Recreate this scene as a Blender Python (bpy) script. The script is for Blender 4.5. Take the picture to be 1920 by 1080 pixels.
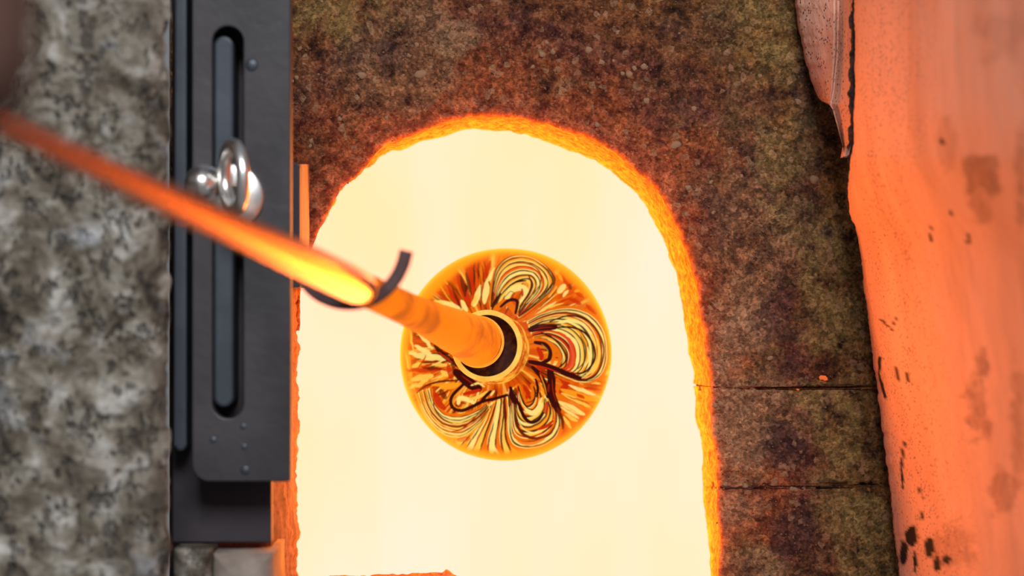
import bpy, bmesh, math, random
import numpy as np
from mathutils import Vector, Matrix

for o in list(bpy.data.objects):
    bpy.data.objects.remove(o, do_unlink=True)
SC = bpy.context.scene
C = SC.collection
rng = np.random.default_rng(7)
random.seed(7)

# ------------------------------------------------------------------ camera, world, lights, exposure
D0 = 2.0                      # distance camera -> furnace face (face plane is y = 0)
K = 0.0002                    # metres per photo pixel per metre of distance
cam_d = bpy.data.cameras.new('camera')
cam_d.sensor_width = 36.0
cam_d.lens = 36.0 / (1920 * K)
cam_d.clip_start = 0.05
cam_d.clip_end = 60
cam_d.dof.use_dof = True
cam_d.dof.focus_distance = 1.98
cam_d.dof.aperture_fstop = 4.5
cam = bpy.data.objects.new('camera', cam_d)
cam.location = (0, -D0, 0)
cam.rotation_euler = (math.pi / 2, 0, 0)
C.objects.link(cam)
SC.camera = cam

world = bpy.data.worlds.new('world')
SC.world = world
world.use_nodes = True
bg = world.node_tree.nodes['Background']
bg.inputs[0].default_value = (0.95, 0.96, 1.0, 1)
bg.inputs[1].default_value = 0.20

def area(name, loc, target, size, power, color):
    l = bpy.data.lights.new(name, 'AREA')
    l.shape = 'RECTANGLE'; l.size = size[0]; l.size_y = size[1]
    l.energy = power; l.color = color
    o = bpy.data.objects.new(name, l)
    o.location = loc
    o.rotation_euler = (Vector(target) - Vector(loc)).to_track_quat('-Z', 'Y').to_euler()
    C.objects.link(o)
    return o
area('workshop_window_light', (0.45, -4.3, 2.4), (0, 0, 0), (1.6, 1.4), 240, (0.95, 0.97, 1.0))

SC.view_settings.view_transform = 'Standard'
SC.view_settings.look = 'None'
SC.view_settings.exposure = 0.0
SC.view_settings.gamma = 1.0
SC.view_settings.use_curve_mapping = False
SC.cycles.use_denoising = True
SC.cycles.max_bounces = 6
SC.cycles.sample_clamp_indirect = 8.0

FIRE = (2.2, 0.90, 0.61)      # radiance of the chamber's back wall
FIRE_SIDE = (30.0, 7.2, 0.80) # raised radiance of the out-of-view walls, added to light the door and pipe

# ------------------------------------------------------------------ helpers
def P(px, py, d):
    return ((px - 960) * K * d, d - D0, (540 - py) * K * d)

def Pa(px, py, d):
    px = np.asarray(px, float); py = np.asarray(py, float); d = np.asarray(d, float) + 0 * px
    return np.stack([(px - 960) * K * d, d - D0, (540 - py) * K * d], -1)

def _hash(ix, iy, iz, seed):
    h = (ix.astype(np.int64) * 374761393 + iy.astype(np.int64) * 668265263 + iz.astype(np.int64) * 1274126177 + seed * 974711) & 0x7fffffff
    h = ((h ^ (h >> 13)) * 1103515245) & 0x7fffffff
    h = (h ^ (h >> 16)) & 0x7fffffff
    return (h % 100003) / 100003.0

def vnoise(p, scale, seed=0):
    q = np.asarray(p) * scale
    i = np.floor(q); f = q - i; f = f * f * (3 - 2 * f)
    ix, iy, iz = i[..., 0], i[..., 1], i[..., 2]
    out = 0
    for a in (0, 1):
        for b in (0, 1):
            for c in (0, 1):
                w = (f[..., 0] if a else 1 - f[..., 0]) * (f[..., 1] if b else 1 - f[..., 1]) * (f[..., 2] if c else 1 - f[..., 2])
                out = out + w * _hash(ix + a, iy + b, iz + c, seed)
    return out * 2 - 1

def fbm(p, scale, oct=4, seed=0):
    s = 0; a = 1; t = 0
    for k in range(oct):
        s = s + a * vnoise(p, scale * 2 ** k, seed + 17 * k); t += a; a *= 0.55
    return s / t

def link(name, me, mat, parent=None):
    o = bpy.data.objects.new(name, me)
    C.objects.link(o)
    if mat is not None and not me.materials:
        me.materials.append(mat)
    if parent is not None:
        o.parent = parent
    return o

def empty(name, label, cat, group=None, loc=(0, 0, 0)):
    o = bpy.data.objects.new(name, None)
    o.empty_display_size = 0.05
    C.objects.link(o)
    tag(o, label, cat, group)
    return o

def tag(o, label, cat=None, group=None, kind=None):
    if label: o['label'] = label
    if cat: o['category'] = cat
    if group: o['group'] = group
    if kind: o['kind'] = kind
    return o

def mesh_from(V, F, smooth=True, name='mesh'):
    me = bpy.data.meshes.new(name)
    V = np.asarray(V, np.float32).reshape(-1, 3)
    F = np.asarray(F, np.int32)
    me.vertices.add(len(V)); me.vertices.foreach_set('co', V.ravel())
    n, k = F.shape
    me.loops.add(n * k); me.loops.foreach_set('vertex_index', F.ravel())
    me.polygons.add(n)
    me.polygons.foreach_set('loop_start', np.arange(0, n * k, k, dtype=np.int32))
    me.polygons.foreach_set('loop_total', np.full(n, k, np.int32))
    me.polygons.foreach_set('use_smooth', np.full(n, bool(smooth)))
    me.update(calc_edges=True)
    me.validate()
    return me

def grid_faces(n, m, wrap_n=False, wrap_m=False, flip=False):
    i = np.arange(n if wrap_n else n - 1); j = np.arange(m if wrap_m else m - 1)
    I, J = np.meshgrid(i, j, indexing='ij')
    a = I * m + J; b = ((I + 1) % n) * m + J; c = ((I + 1) % n) * m + (J + 1) % m; d = I * m + (J + 1) % m
    F = np.stack([a, b, c, d], -1).reshape(-1, 4)
    return F[:, ::-1] if flip else F

def fattr(me, name, vals):
    a = me.attributes.new(name, 'FLOAT', 'POINT')
    a.data.foreach_set('value', np.asarray(vals, np.float32).ravel())

def cattr(me, name, rgb):
    a = me.attributes.new(name, 'FLOAT_COLOR', 'POINT')
    rgb = np.asarray(rgb, np.float32).reshape(-1, 3)
    a.data.foreach_set('color', np.concatenate([rgb, np.ones((len(rgb), 1), np.float32)], 1).ravel())

def prism(outer, holes, d0, d1, yflat=None, bev=0.0):
    """Plate with outline in photo pixels (at distance d0), front at d0 and back at d1 (straight extrusion)."""
    bm = bmesh.new()
    es = []
    for loop in [outer] + holes:
        vs = [bm.verts.new(P(x, y, d0)) for x, y in loop]
        for a, b in zip(vs, vs[1:] + vs[:1]):
            es.append(bm.edges.new((a, b)))
    bmesh.ops.triangle_fill(bm, edges=es, use_beauty=True)
    r = bmesh.ops.extrude_face_region(bm, geom=list(bm.faces))
    for v in [g for g in r['geom'] if isinstance(g, bmesh.types.BMVert)]:
        v.co.y += d1 - d0
    bmesh.ops.recalc_face_normals(bm, faces=bm.faces)
    if bev > 0:
        ed = [e for e in bm.edges if len(e.link_faces) == 2 and e.calc_face_angle(0) > 0.6]
        bmesh.ops.bevel(bm, geom=ed, offset=bev, segments=2, affect='EDGES', profile=0.5)
    me = bpy.data.meshes.new('plate')
    bm.to_mesh(me); bm.free()
    for p in me.polygons: p.use_smooth = False
    return me

def lathe(profile, origin, axis, seg=48, close_start=False, close_end=False, rough=0.0, seed=0):
    """profile: list of (s along axis in metres, radius)."""
    a = Vector(axis).normalized()
    u = a.cross(Vector((0, 0, 1)))
    u = u.normalized() if u.length > 1e-4 else Vector((1, 0, 0)); v = a.cross(u)
    prof = list(profile)
    if close_start: prof = [(prof[0][0], 1e-5)] + prof
    if close_end: prof = prof + [(prof[-1][0], 1e-5)]
    th = np.linspace(0, 2 * math.pi, seg, endpoint=False)
    V = []
    for s, r in prof:
        V.append(np.array(origin) + s * np.array(a) + r * (np.cos(th)[:, None] * np.array(u) + np.sin(th)[:, None] * np.array(v)))
    V = np.array(V)
    if rough:
        c = np.array(origin) + np.array([s for s, r in prof])[:, None, None] * np.array(a)
        V = V + (V - c) * rough * fbm(V, 160, 3, seed)[..., None]
    return mesh_from(V, grid_faces(len(prof), seg, wrap_m=True))

def interp_poly(pts, n):
    """Catmull-Rom resample of pixel points to n points evenly along its length."""
    pts = np.asarray(pts, float)
    q = np.vstack([2 * pts[0] - pts[1], pts, 2 * pts[-1] - pts[-2]])
    out = []
    for i in range(1, len(q) - 2):
        t = np.linspace(0, 1, 24, endpoint=False)[:, None]
        p0, p1, p2, p3 = q[i - 1], q[i], q[i + 1], q[i + 2]
        out.append(0.5 * ((2 * p1) + (-p0 + p2) * t + (2 * p0 - 5 * p1 + 4 * p2 - p3) * t ** 2 + (-p0 + 3 * p1 - 3 * p2 + p3) * t ** 3))
    out = np.vstack(out + [pts[-1:]])
    L = np.r_[0, np.cumsum(np.linalg.norm(np.diff(out, axis=0), axis=1))]
    s = np.linspace(0, L[-1], n)
    return np.stack([np.interp(s, L, out[:, k]) for k in range(out.shape[1])], 1)

# ------------------------------------------------------------------ materials
class NT:
    def __init__(self, name):
        self.m = bpy.data.materials.new(name); self.m.use_nodes = True
        self.t = self.m.node_tree; self.t.nodes.clear()
        self.out = self.t.nodes.new('ShaderNodeOutputMaterial')
    def n(self, typ, **kw):
        nd = self.t.nodes.new(typ)
        for k, v in kw.items():
            if k.startswith('i_'):
                key = k[2:]
                key = int(key) if key.isdigit() else key.replace('_', ' ')
                self.set(nd.inputs[key], v)
            else:
                setattr(nd, k, v)
        return nd
    def set(self, sock, v):
        if isinstance(v, bpy.types.NodeSocket): self.t.links.new(v, sock)
        else:
            if hasattr(sock.default_value, '__len__') and not isinstance(v, str) and len(v) == 3 and len(sock.default_value) == 4: v = (*v, 1)
            sock.default_value = v
    def coord(self, scale=(1, 1, 1)):
        c = self.n('ShaderNodeTexCoord'); mp = self.n('ShaderNodeMapping')
        self.t.links.new(c.outputs['Object'], mp.inputs[0]); mp.inputs['Scale'].default_value = scale
        return mp.outputs[0]
    def noise(self, scale, detail=4, rough=0.55, vec=None, dist=0.0):
        nd = self.n('ShaderNodeTexNoise'); nd.inputs['Scale'].default_value = scale
        nd.inputs['Detail'].default_value = detail; nd.inputs['Roughness'].default_value = rough; nd.inputs['Distortion'].default_value = dist
        if vec is not None: self.t.links.new(vec, nd.inputs['Vector'])
        return nd.outputs[0]
    def voro(self, scale, vec=None, feature='F1', rand=1.0):
        nd = self.n('ShaderNodeTexVoronoi', feature=feature); nd.inputs['Scale'].default_value = scale
        nd.inputs['Randomness'].default_value = rand
        if vec is not None: self.t.links.new(vec, nd.inputs['Vector'])
        return nd.outputs[0]
    def ramp(self, fac, stops, interp='LINEAR'):
        nd = self.n('ShaderNodeValToRGB'); cr = nd.color_ramp; cr.interpolation = interp
        while len(cr.elements) > 1: cr.elements.remove(cr.elements[-1])
        for i, (p, c) in enumerate(stops):
            e = cr.elements[0] if i == 0 else cr.elements.new(p)
            e.position = p; e.color = (*c, 1) if len(c) == 3 else c
        self.t.links.new(fac, nd.inputs[0])
        return nd.outputs[0]
    def mix(self, fac, a, b, blend='MIX'):
        nd = self.n('ShaderNodeMix', data_type='RGBA', blend_type=blend)
        self.set(nd.inputs[0], fac); self.set(nd.inputs[6], a); self.set(nd.inputs[7], b)
        return nd.outputs[2]
    def math(self, op, a, b=0.0, clamp=False):
        nd = self.n('ShaderNodeMath', operation=op, use_clamp=clamp)
        self.set(nd.inputs[0], a); self.set(nd.inputs[1], b)
        return nd.outputs[0]
    def maprange(self, v, a, b, c=0.0, d=1.0):
        nd = self.n('ShaderNodeMapRange'); self.set(nd.inputs[0], v)
        for k, x in zip((1, 2, 3, 4), (a, b, c, d)): self.set(nd.inputs[k], x)
        return nd.outputs[0]
    def attr(self, name):
        return self.n('ShaderNodeAttribute', attribute_name=name)
    def bump(self, h, strength=0.5, dist=0.002):
        nd = self.n('ShaderNodeBump'); nd.inputs['Strength'].default_value = strength; nd.inputs['Distance'].default_value = dist
        self.t.links.new(h, nd.inputs['Height'])
        return nd.outputs[0]
    def principled(self, base, rough=0.8, metal=0.0, normal=None, emit=None, estr=0.0, spec=0.5, coat=0.0):
        p = self.n('ShaderNodeBsdfPrincipled')
        self.set(p.inputs['Base Color'], base); self.set(p.inputs['Roughness'], rough); self.set(p.inputs['Metallic'], metal)
        self.set(p.inputs['Specular IOR Level'], spec); self.set(p.inputs['Coat Weight'], coat)
        if normal is not None: self.t.links.new(normal, p.inputs['Normal'])
        if emit is not None:
            self.set(p.inputs['Emission Color'], emit); self.set(p.inputs['Emission Strength'], estr)
        self.t.links.new(p.outputs[0], self.out.inputs[0])
        return self.m

def mat_chamber():
    t = NT('glowing_chamber_lining')
    v = t.coord((6, 6, 1.2))
    n = t.noise(1.0, 3, 0.5, v)
    n2 = t.noise(0.6, 2, 0.5, t.coord((5, 5, 5)))
    f = t.math('ADD', t.math('MULTIPLY', n, 0.6), t.math('MULTIPLY', n2, 0.4))
    col = t.ramp(f, [(0.36, (FIRE[0] / 14, 0.86 / 14, 0.46 / 14)), (0.50, (FIRE[0] / 14, 0.895 / 14, 0.62 / 14)), (0.64, (FIRE[0] / 14, 0.92 / 14, 0.76 / 14))])
    e = t.n('ShaderNodeEmission'); t.set(e.inputs[0], col); e.inputs[1].default_value = 14.0
    t.t.links.new(e.outputs[0], t.out.inputs[0])
    return t.m

def mat_chamber_side():
    t = NT('boosted_side_lining')
    n = t.noise(6, 3, 0.5, t.coord())
    k = 1.0 / FIRE_SIDE[0]
    col = t.ramp(n, [(0.3, tuple(0.85 * k * c for c in FIRE_SIDE)), (0.7, tuple(1.1 * k * c for c in FIRE_SIDE))])
    e = t.n('ShaderNodeEmission'); t.set(e.inputs[0], col); e.inputs[1].default_value = FIRE_SIDE[0]
    t.t.links.new(e.outputs[0], t.out.inputs[0])
    return t.m

def mat_refractory():
    """cast refractory of the furnace front: heat-stained bands by distance from the mouth, glowing at the very edge"""
    t = NT('cast_refractory')
    ed = t.attr('edge').outputs['Fac']            # metres from the mouth's rim
    v = t.coord()
    big = t.noise(14, 4, 0.6, v)
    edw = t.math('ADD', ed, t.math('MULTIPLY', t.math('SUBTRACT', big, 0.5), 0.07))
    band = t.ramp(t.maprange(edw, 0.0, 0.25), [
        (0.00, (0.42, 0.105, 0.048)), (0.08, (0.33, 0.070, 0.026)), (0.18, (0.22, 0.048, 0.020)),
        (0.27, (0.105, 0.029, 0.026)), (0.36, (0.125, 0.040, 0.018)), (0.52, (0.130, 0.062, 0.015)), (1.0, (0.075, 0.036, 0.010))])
    olive = t.mix(t.maprange(t.noise(22, 5, 0.65, v), 0.47, 0.68), band, (0.190, 0.140, 0.050))
    side = t.attr('side').outputs['Fac']          # 1 on the right-hand jamb (yellow lichen-like crust), 0 at the crown
    c = t.mix(side, band, olive)
    patch = t.maprange(t.noise(9, 3, 0.5, v, 0.6), 0.56, 0.62)
    c = t.mix(t.math('MULTIPLY', patch, 0.6), c, (0.24, 0.14, 0.075))
    dark = t.maprange(t.noise(30, 6, 0.7, v), 0.36, 0.50)
    c = t.mix(dark, (0.022, 0.012, 0.010), c)
    mott = t.noise(70, 5, 0.7, v)
    c = t.mix(t.maprange(mott, 0.40, 0.58, 0.0, 1.0), t.mix(0.58, c, (0.022, 0.008, 0.007)), t.mix(0.30, c, (0.33, 0.125, 0.045)))
    c = t.mix(t.math('MULTIPLY', t.attr('olive').outputs['Fac'], t.maprange(t.noise(60, 4, 0.7, v), 0.36, 0.60)), c, (0.235, 0.150, 0.052))
    c = t.mix(t.math('MULTIPLY', t.attr('tan').outputs['Fac'], 0.75), c, (0.27, 0.150, 0.080))
    c = t.mix(t.math('MULTIPLY', t.attr('burnt').outputs['Fac'], 0.8), c, (0.050, 0.025, 0.024))
    fine = t.noise(420, 3, 0.7, v)
    vn = t.n('ShaderNodeTexVoronoi'); vn.inputs['Scale'].default_value = 240; t.t.links.new(v, vn.inputs['Vector'])
    sc = t.n('ShaderNodeSeparateColor'); t.t.links.new(vn.outputs['Color'], sc.inputs[0])
    vn2 = t.n('ShaderNodeTexVoronoi'); vn2.inputs['Scale'].default_value = 520; t.t.links.new(v, vn2.inputs['Vector'])
    sc2 = t.n('ShaderNodeSeparateColor'); t.t.links.new(vn2.outputs['Color'], sc2.inputs[0])
    gr = t.math('MULTIPLY', t.maprange(sc.outputs[0], 0, 1, 0.62, 1.38), t.maprange(sc2.outputs[1], 0, 1, 0.62, 1.38))
    gm = t.n('ShaderNodeCombineColor')
    for k in range(3): t.t.links.new(gr, gm.inputs[k])
    c = t.mix(1.0, c, gm.outputs[0], 'MULTIPLY')
    gl = t.math('MULTIPLY', t.math('GREATER_THAN', sc.outputs[1], 0.90), t.maprange(t.noise(34, 3, 0.6, v), 0.46, 0.56))
    c = t.mix(t.math('MULTIPLY', gl, 0.55), c, (0.33, 0.18, 0.10))
    c = t.mix(t.maprange(fine, 0.34, 0.52), t.mix(0.45, c, (0.010, 0.005, 0.004)), c)
    speck = t.voro(330, v)
    sm = t.math('MULTIPLY', t.maprange(speck, 0.34, 0.16), t.maprange(t.noise(60, 3, 0.6, v), 0.50, 0.58))
    c = t.mix(t.math('MULTIPLY', sm, 0.5), c, (0.28, 0.15, 0.085))
    h = t.math('ADD', t.math('MULTIPLY', fine, 0.6), t.math('MULTIPLY', t.noise(110, 4, 0.7, v), 1.0))
    nrm = t.bump(h, 1.0, 0.003)
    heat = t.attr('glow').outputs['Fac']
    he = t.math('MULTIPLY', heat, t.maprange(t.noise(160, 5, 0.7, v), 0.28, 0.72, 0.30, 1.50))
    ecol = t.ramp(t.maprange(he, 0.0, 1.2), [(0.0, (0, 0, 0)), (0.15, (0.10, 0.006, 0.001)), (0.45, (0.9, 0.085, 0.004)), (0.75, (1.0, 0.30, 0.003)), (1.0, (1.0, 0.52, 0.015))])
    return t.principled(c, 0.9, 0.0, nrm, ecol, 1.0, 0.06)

def mat_jamb():
    t = NT('hot_side_brick')
    v = t.coord()
    c = t.ramp(t.noise(45, 5, 0.65, v), [(0.3, (0.09, 0.045, 0.03)), (0.5, (0.20, 0.105, 0.07)), (0.7, (0.30, 0.18, 0.12))])
    sp = t.maprange(t.noise(210, 4, 0.7, v), 0.33, 0.45)
    c = t.mix(sp, (0.035, 0.012, 0.008), c)
    h = t.math('ADD', t.noise(240, 4, 0.7, v), t.noise(60, 3, 0.6, v))
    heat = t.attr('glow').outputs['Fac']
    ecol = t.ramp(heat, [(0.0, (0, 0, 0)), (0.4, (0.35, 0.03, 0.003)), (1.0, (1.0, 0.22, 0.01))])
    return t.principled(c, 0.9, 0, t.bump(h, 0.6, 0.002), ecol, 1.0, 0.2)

def mat_stone():
    t = NT('porous_grey_stone')
    v = t.coord()
    n = t.noise(38, 5, 0.6, v, 0.4)
    c = t.ramp(n, [(0.32, (0.028, 0.022, 0.017)), (0.45, (0.112, 0.092, 0.068)), (0.55, (0.22, 0.197, 0.160)), (0.70, (0.46, 0.44, 0.41))])
    w = t.voro(62, t.mix(0.04, v, t.n('ShaderNodeTexNoise', i_Scale=40).outputs['Color']))
    pit = t.math('MULTIPLY', t.maprange(w, 0.20, 0.42), 1.0)
    c = t.mix(pit, t.mix(0.75, c, (0.035, 0.030, 0.028)), c)
    big = t.noise(7, 3, 0.5, v)
    c = t.mix(t.math('MULTIPLY', t.maprange(big, 0.42, 0.62), 0.65), c, t.mix(0.6, c, (0.125, 0.105, 0.085)))
    light = t.maprange(t.noise(21, 3, 0.5, v), 0.60, 0.72)
    c = t.mix(t.math('MULTIPLY', light, 0.5), c, (0.50, 0.52, 0.55))
    h = t.math('ADD', t.math('MULTIPLY', n, 1.2), t.math('MULTIPLY', pit, 0.6))
    return t.principled(c, 0.95, 0, t.bump(h, 0.9, 0.004), spec=0.2)

def mat_plain(name, c0, c1, scale=40, rough=0.6, metal=0.0, bump=0.25, spec=0.5, dist=0.001):
    t = NT(name); v = t.coord()
    n = t.noise(scale, 5, 0.6, v)
    c = t.ramp(n, [(0.32, c0), (0.68, c1)])
    return t.principled(c, rough, metal, t.bump(t.noise(scale * 6, 4, 0.6, v), bump, dist), spec=spec)

def mat_pipe():
    t = NT('polished_pipe_steel'); v = t.coord()
    n = t.noise(30, 4, 0.6, v)
    c = t.ramp(n, [(0.3, (0.86, 0.54, 0.34)), (0.7, (0.95, 0.66, 0.46))])
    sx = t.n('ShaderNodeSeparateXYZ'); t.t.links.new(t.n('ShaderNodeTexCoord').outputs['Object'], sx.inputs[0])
    ax = t.maprange(sx.outputs[1], -1.05, -0.30)          # straw by the fire; orange reflection, then its dark fade, painted towards the viewer
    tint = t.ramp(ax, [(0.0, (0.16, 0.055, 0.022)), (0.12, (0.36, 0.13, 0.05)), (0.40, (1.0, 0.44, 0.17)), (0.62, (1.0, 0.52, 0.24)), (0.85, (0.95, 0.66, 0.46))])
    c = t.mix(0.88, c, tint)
    return t.principled(c, 0.27, 1.0, t.bump(t.noise(220, 3, 0.6, v), 0.05, 0.0005))

def mat_hot(name, c0, c1, scale, estr, base=(0.12, 0.06, 0.03), lo=0.35, hi=0.62, rough=0.7):
    t = NT(name); v = t.coord()
    n = t.noise(scale, 4, 0.6, v)
    e = t.ramp(n, [(lo, c0), (hi, c1)])
    return t.principled(base, rough, 0, t.bump(t.noise(scale * 5, 4, 0.6, v), 0.3, 0.001), e, estr, 0.04)

def mat_glass():
    t = NT('molten_swirl_glass')
    col = t.attr('swirl').outputs['Color']
    base = t.mix(1.0, col, (0.004, 0.02, 0.02), 'MULTIPLY')
    return t.principled(base, 0.45, 0, None, col, 1.0, 0.02, 0.0)

def mat_door():
    t = NT('fired_door_clay'); v = t.coord()
    st = t.coord((1, 1, 0.35))
    n = t.noise(18, 5, 0.6, st)
    c = t.ramp(n, [(0.30, (0.68, 0.37, 0.26)), (0.55, (0.82, 0.47, 0.34)), (0.75, (0.88, 0.53, 0.40))])
    streak = t.maprange(t.noise(10, 5, 0.6, t.coord((2.2, 2.2, 0.5))), 0.55, 0.74)
    c = t.mix(t.math('MULTIPLY', streak, 0.40), c, (0.36, 0.17, 0.12))
    pits = t.math('MULTIPLY', t.math('LESS_THAN', t.voro(330, v), 0.26), t.math('GREATER_THAN', t.noise(80, 3, 0.6, v), 0.46))
    c = t.mix(t.math('MULTIPLY', pits, t.attr('pits').outputs['Fac']), c, (0.05, 0.03, 0.03))
    sta = t.math('MULTIPLY', t.attr('stain').outputs['Fac'], t.maprange(t.noise(90, 4, 0.7, v), 0.25, 0.6, 0.35, 1.0))
    c = t.mix(t.math('MULTIPLY', sta, 0.8), c, (0.22, 0.10, 0.075))
    c = t.mix(t.attr('char').outputs['Fac'], c, (0.016, 0.013, 0.013))
    h = t.math('ADD', t.math('MULTIPLY', t.noise(200, 4, 0.7, v), 0.5), t.noise(40, 4, 0.6, v))
    return t.principled(c, 0.85, 0, t.bump(h, 0.6, 0.0025), spec=0.2)

M = dict(
    chamber=mat_chamber(), chamber_side=mat_chamber_side(), refr=mat_refractory(), jamb=mat_jamb(), stone=mat_stone(), pipe=mat_pipe(), glass=mat_glass(), door=mat_door(),
    plate=mat_plain('blackened_steel_plate', (0.022, 0.021, 0.024), (0.046, 0.041, 0.045), 18, 0.50, 0.35, 0.25),
    backplate=mat_plain('dark_steel_channel', (0.022, 0.018, 0.022), (0.040, 0.032, 0.038), 18, 0.6, 0.3, 0.25),
    bluebar=mat_plain('blued_steel_bar', (0.028, 0.034, 0.044), (0.052, 0.061, 0.076), 12, 0.45, 0.4, 0.2),
    bracket=mat_plain('scaled_iron', (0.16, 0.10, 0.08), (0.26, 0.17, 0.13), 60, 0.7, 0.1, 0.4),
    hook=mat_plain('scaled_hook_iron', (0.055, 0.030, 0.032), (0.085, 0.048, 0.046), 60, 0.75, 0.1, 0.3, 0.2),
    chrome=mat_plain('polished_nickel', (0.80, 0.78, 0.74), (0.92, 0.90, 0.88), 60, 0.30, 1.0, 0.04),
    tan=mat_plain('tan_firebrick', (0.20, 0.165, 0.14), (0.34, 0.29, 0.245), 40, 0.9, 0, 0.4, 0.2),
    casing=mat_plain('furnace_casing_steel', (0.03, 0.028, 0.028), (0.06, 0.055, 0.05), 10, 0.6, 0.4, 0.2),
    brown=mat_plain('brown_leather', (0.070, 0.034, 0.025), (0.095, 0.047, 0.036), 12, 0.8, 0, 0.2, 0.2),
    grit=mat_plain('fine_grit', (0.12, 0.055, 0.033), (0.26, 0.14, 0.085), 150, 0.9, 0, 0.3, 0.1),
    pebble=mat_plain('pale_aggregate', (0.15, 0.075, 0.042), (0.36, 0.205, 0.115), 120, 0.9, 0, 0.3, 0.2),
    joint=mat_plain('joint_mortar', (0.030, 0.012, 0.010), (0.090, 0.032, 0.024), 200, 0.95, 0, 0.5, 0.1),
    seam=mat_plain('charred_seam', (0.012, 0.011, 0.012), (0.10, 0.085, 0.085), 330, 0.85, 0, 0.8, 0.3, 0.003),
    head=mat_hot('glowing_pipe_head', (0.48, 0.085, 0.005), (1.0, 0.19, 0.003), 20, 0.95, (0.03, 0.008, 0.002), 0.36, 0.50),
    headrim=mat_hot('glowing_head_rim', (0.98, 0.30, 0.02), (1.0, 0.42, 0.03), 60, 0.9),
    lip=mat_hot('hot_glass_lip', (1.0, 0.46, 0.05), (1.0, 0.66, 0.13), 60, 0.95, (0.03, 0.015, 0.005), rough=0.2),
    neck=mat_hot('hot_glass_neck', (0.45, 0.05, 0.004), (1.0, 0.46, 0.04), 95, 0.9, (0.03, 0.01, 0.004), 0.40, 0.60, 0.2),
    recess=mat_hot('dark_glass_recess', (0.020, 0.003, 0.002), (0.10, 0.018, 0.004), 170, 0.7, (0.03, 0.015, 0.01), 0.45, 0.75),
    light_leak=mat_hot('light_leak', (0.6, 0.06, 0.01), (1.0, 0.16, 0.02), 200, 0.9),
)

# ------------------------------------------------------------------ furnace
furnace = empty('glass_furnace', 'heat-stained brown refractory furnace front with a glowing arched mouth', 'furnace')

FRONT = [(560, 620), (563, 540), (574, 490), (589, 457), (597, 433), (620, 392), (638, 358), (667, 330), (687, 309), (711, 284), (739, 265), (786, 247),
         (827, 231), (869, 223), (907, 219), (944, 219), (981, 224), (1018, 231), (1060, 242), (1100, 255), (1150, 281), (1200, 323), (1232, 358),
         (1265, 415), (1290, 475), (1305, 530), (1315, 590), (1322, 650), (1331, 690), (1334, 723.2)]
BACK = [(545, 620), (548, 540), (558, 480), (575, 445), (590, 420), (612, 385), (636, 354), (668, 330), (692, 309), (720, 291), (745, 279), (788, 263),
        (829, 253), (869, 246), (907, 243), (944, 244), (981, 250), (1013, 258), (1050, 271), (1093, 291), (1146, 320), (1188, 357), (1216, 392),
        (1243, 440), (1260, 485), (1274, 530), (1284, 590), (1290, 650), (1295, 690), (1300, 723.2)]
OUT_KEY = [((560, 620), (320, 620)), ((589, 457), (320, 400)), ((638, 358), (320, 100)), ((700, 292), (330, -160)), ((907, 219), (880, -160)), ((1100, 255), (1320, -160)),
           ((1232, 358), (1900, -160)), ((1265, 415), (2250, -60)), ((1290, 475), (2250, 200)), ((1322, 650), (2250, 600)), ((1334, 723.2), (2250, 723.2))]
DB = 2.10

def joint_wave(px, j):
    px = np.asarray(px, float)
    q = np.stack([px * 0.017 + 3.7 * j, 0 * px + 0.5, 0 * px], -1)
    return 16.0 * fbm(q, 1.0, 4, 300 + j) * np.clip((px - 1300) / 80, 0.25, 1)

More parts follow.
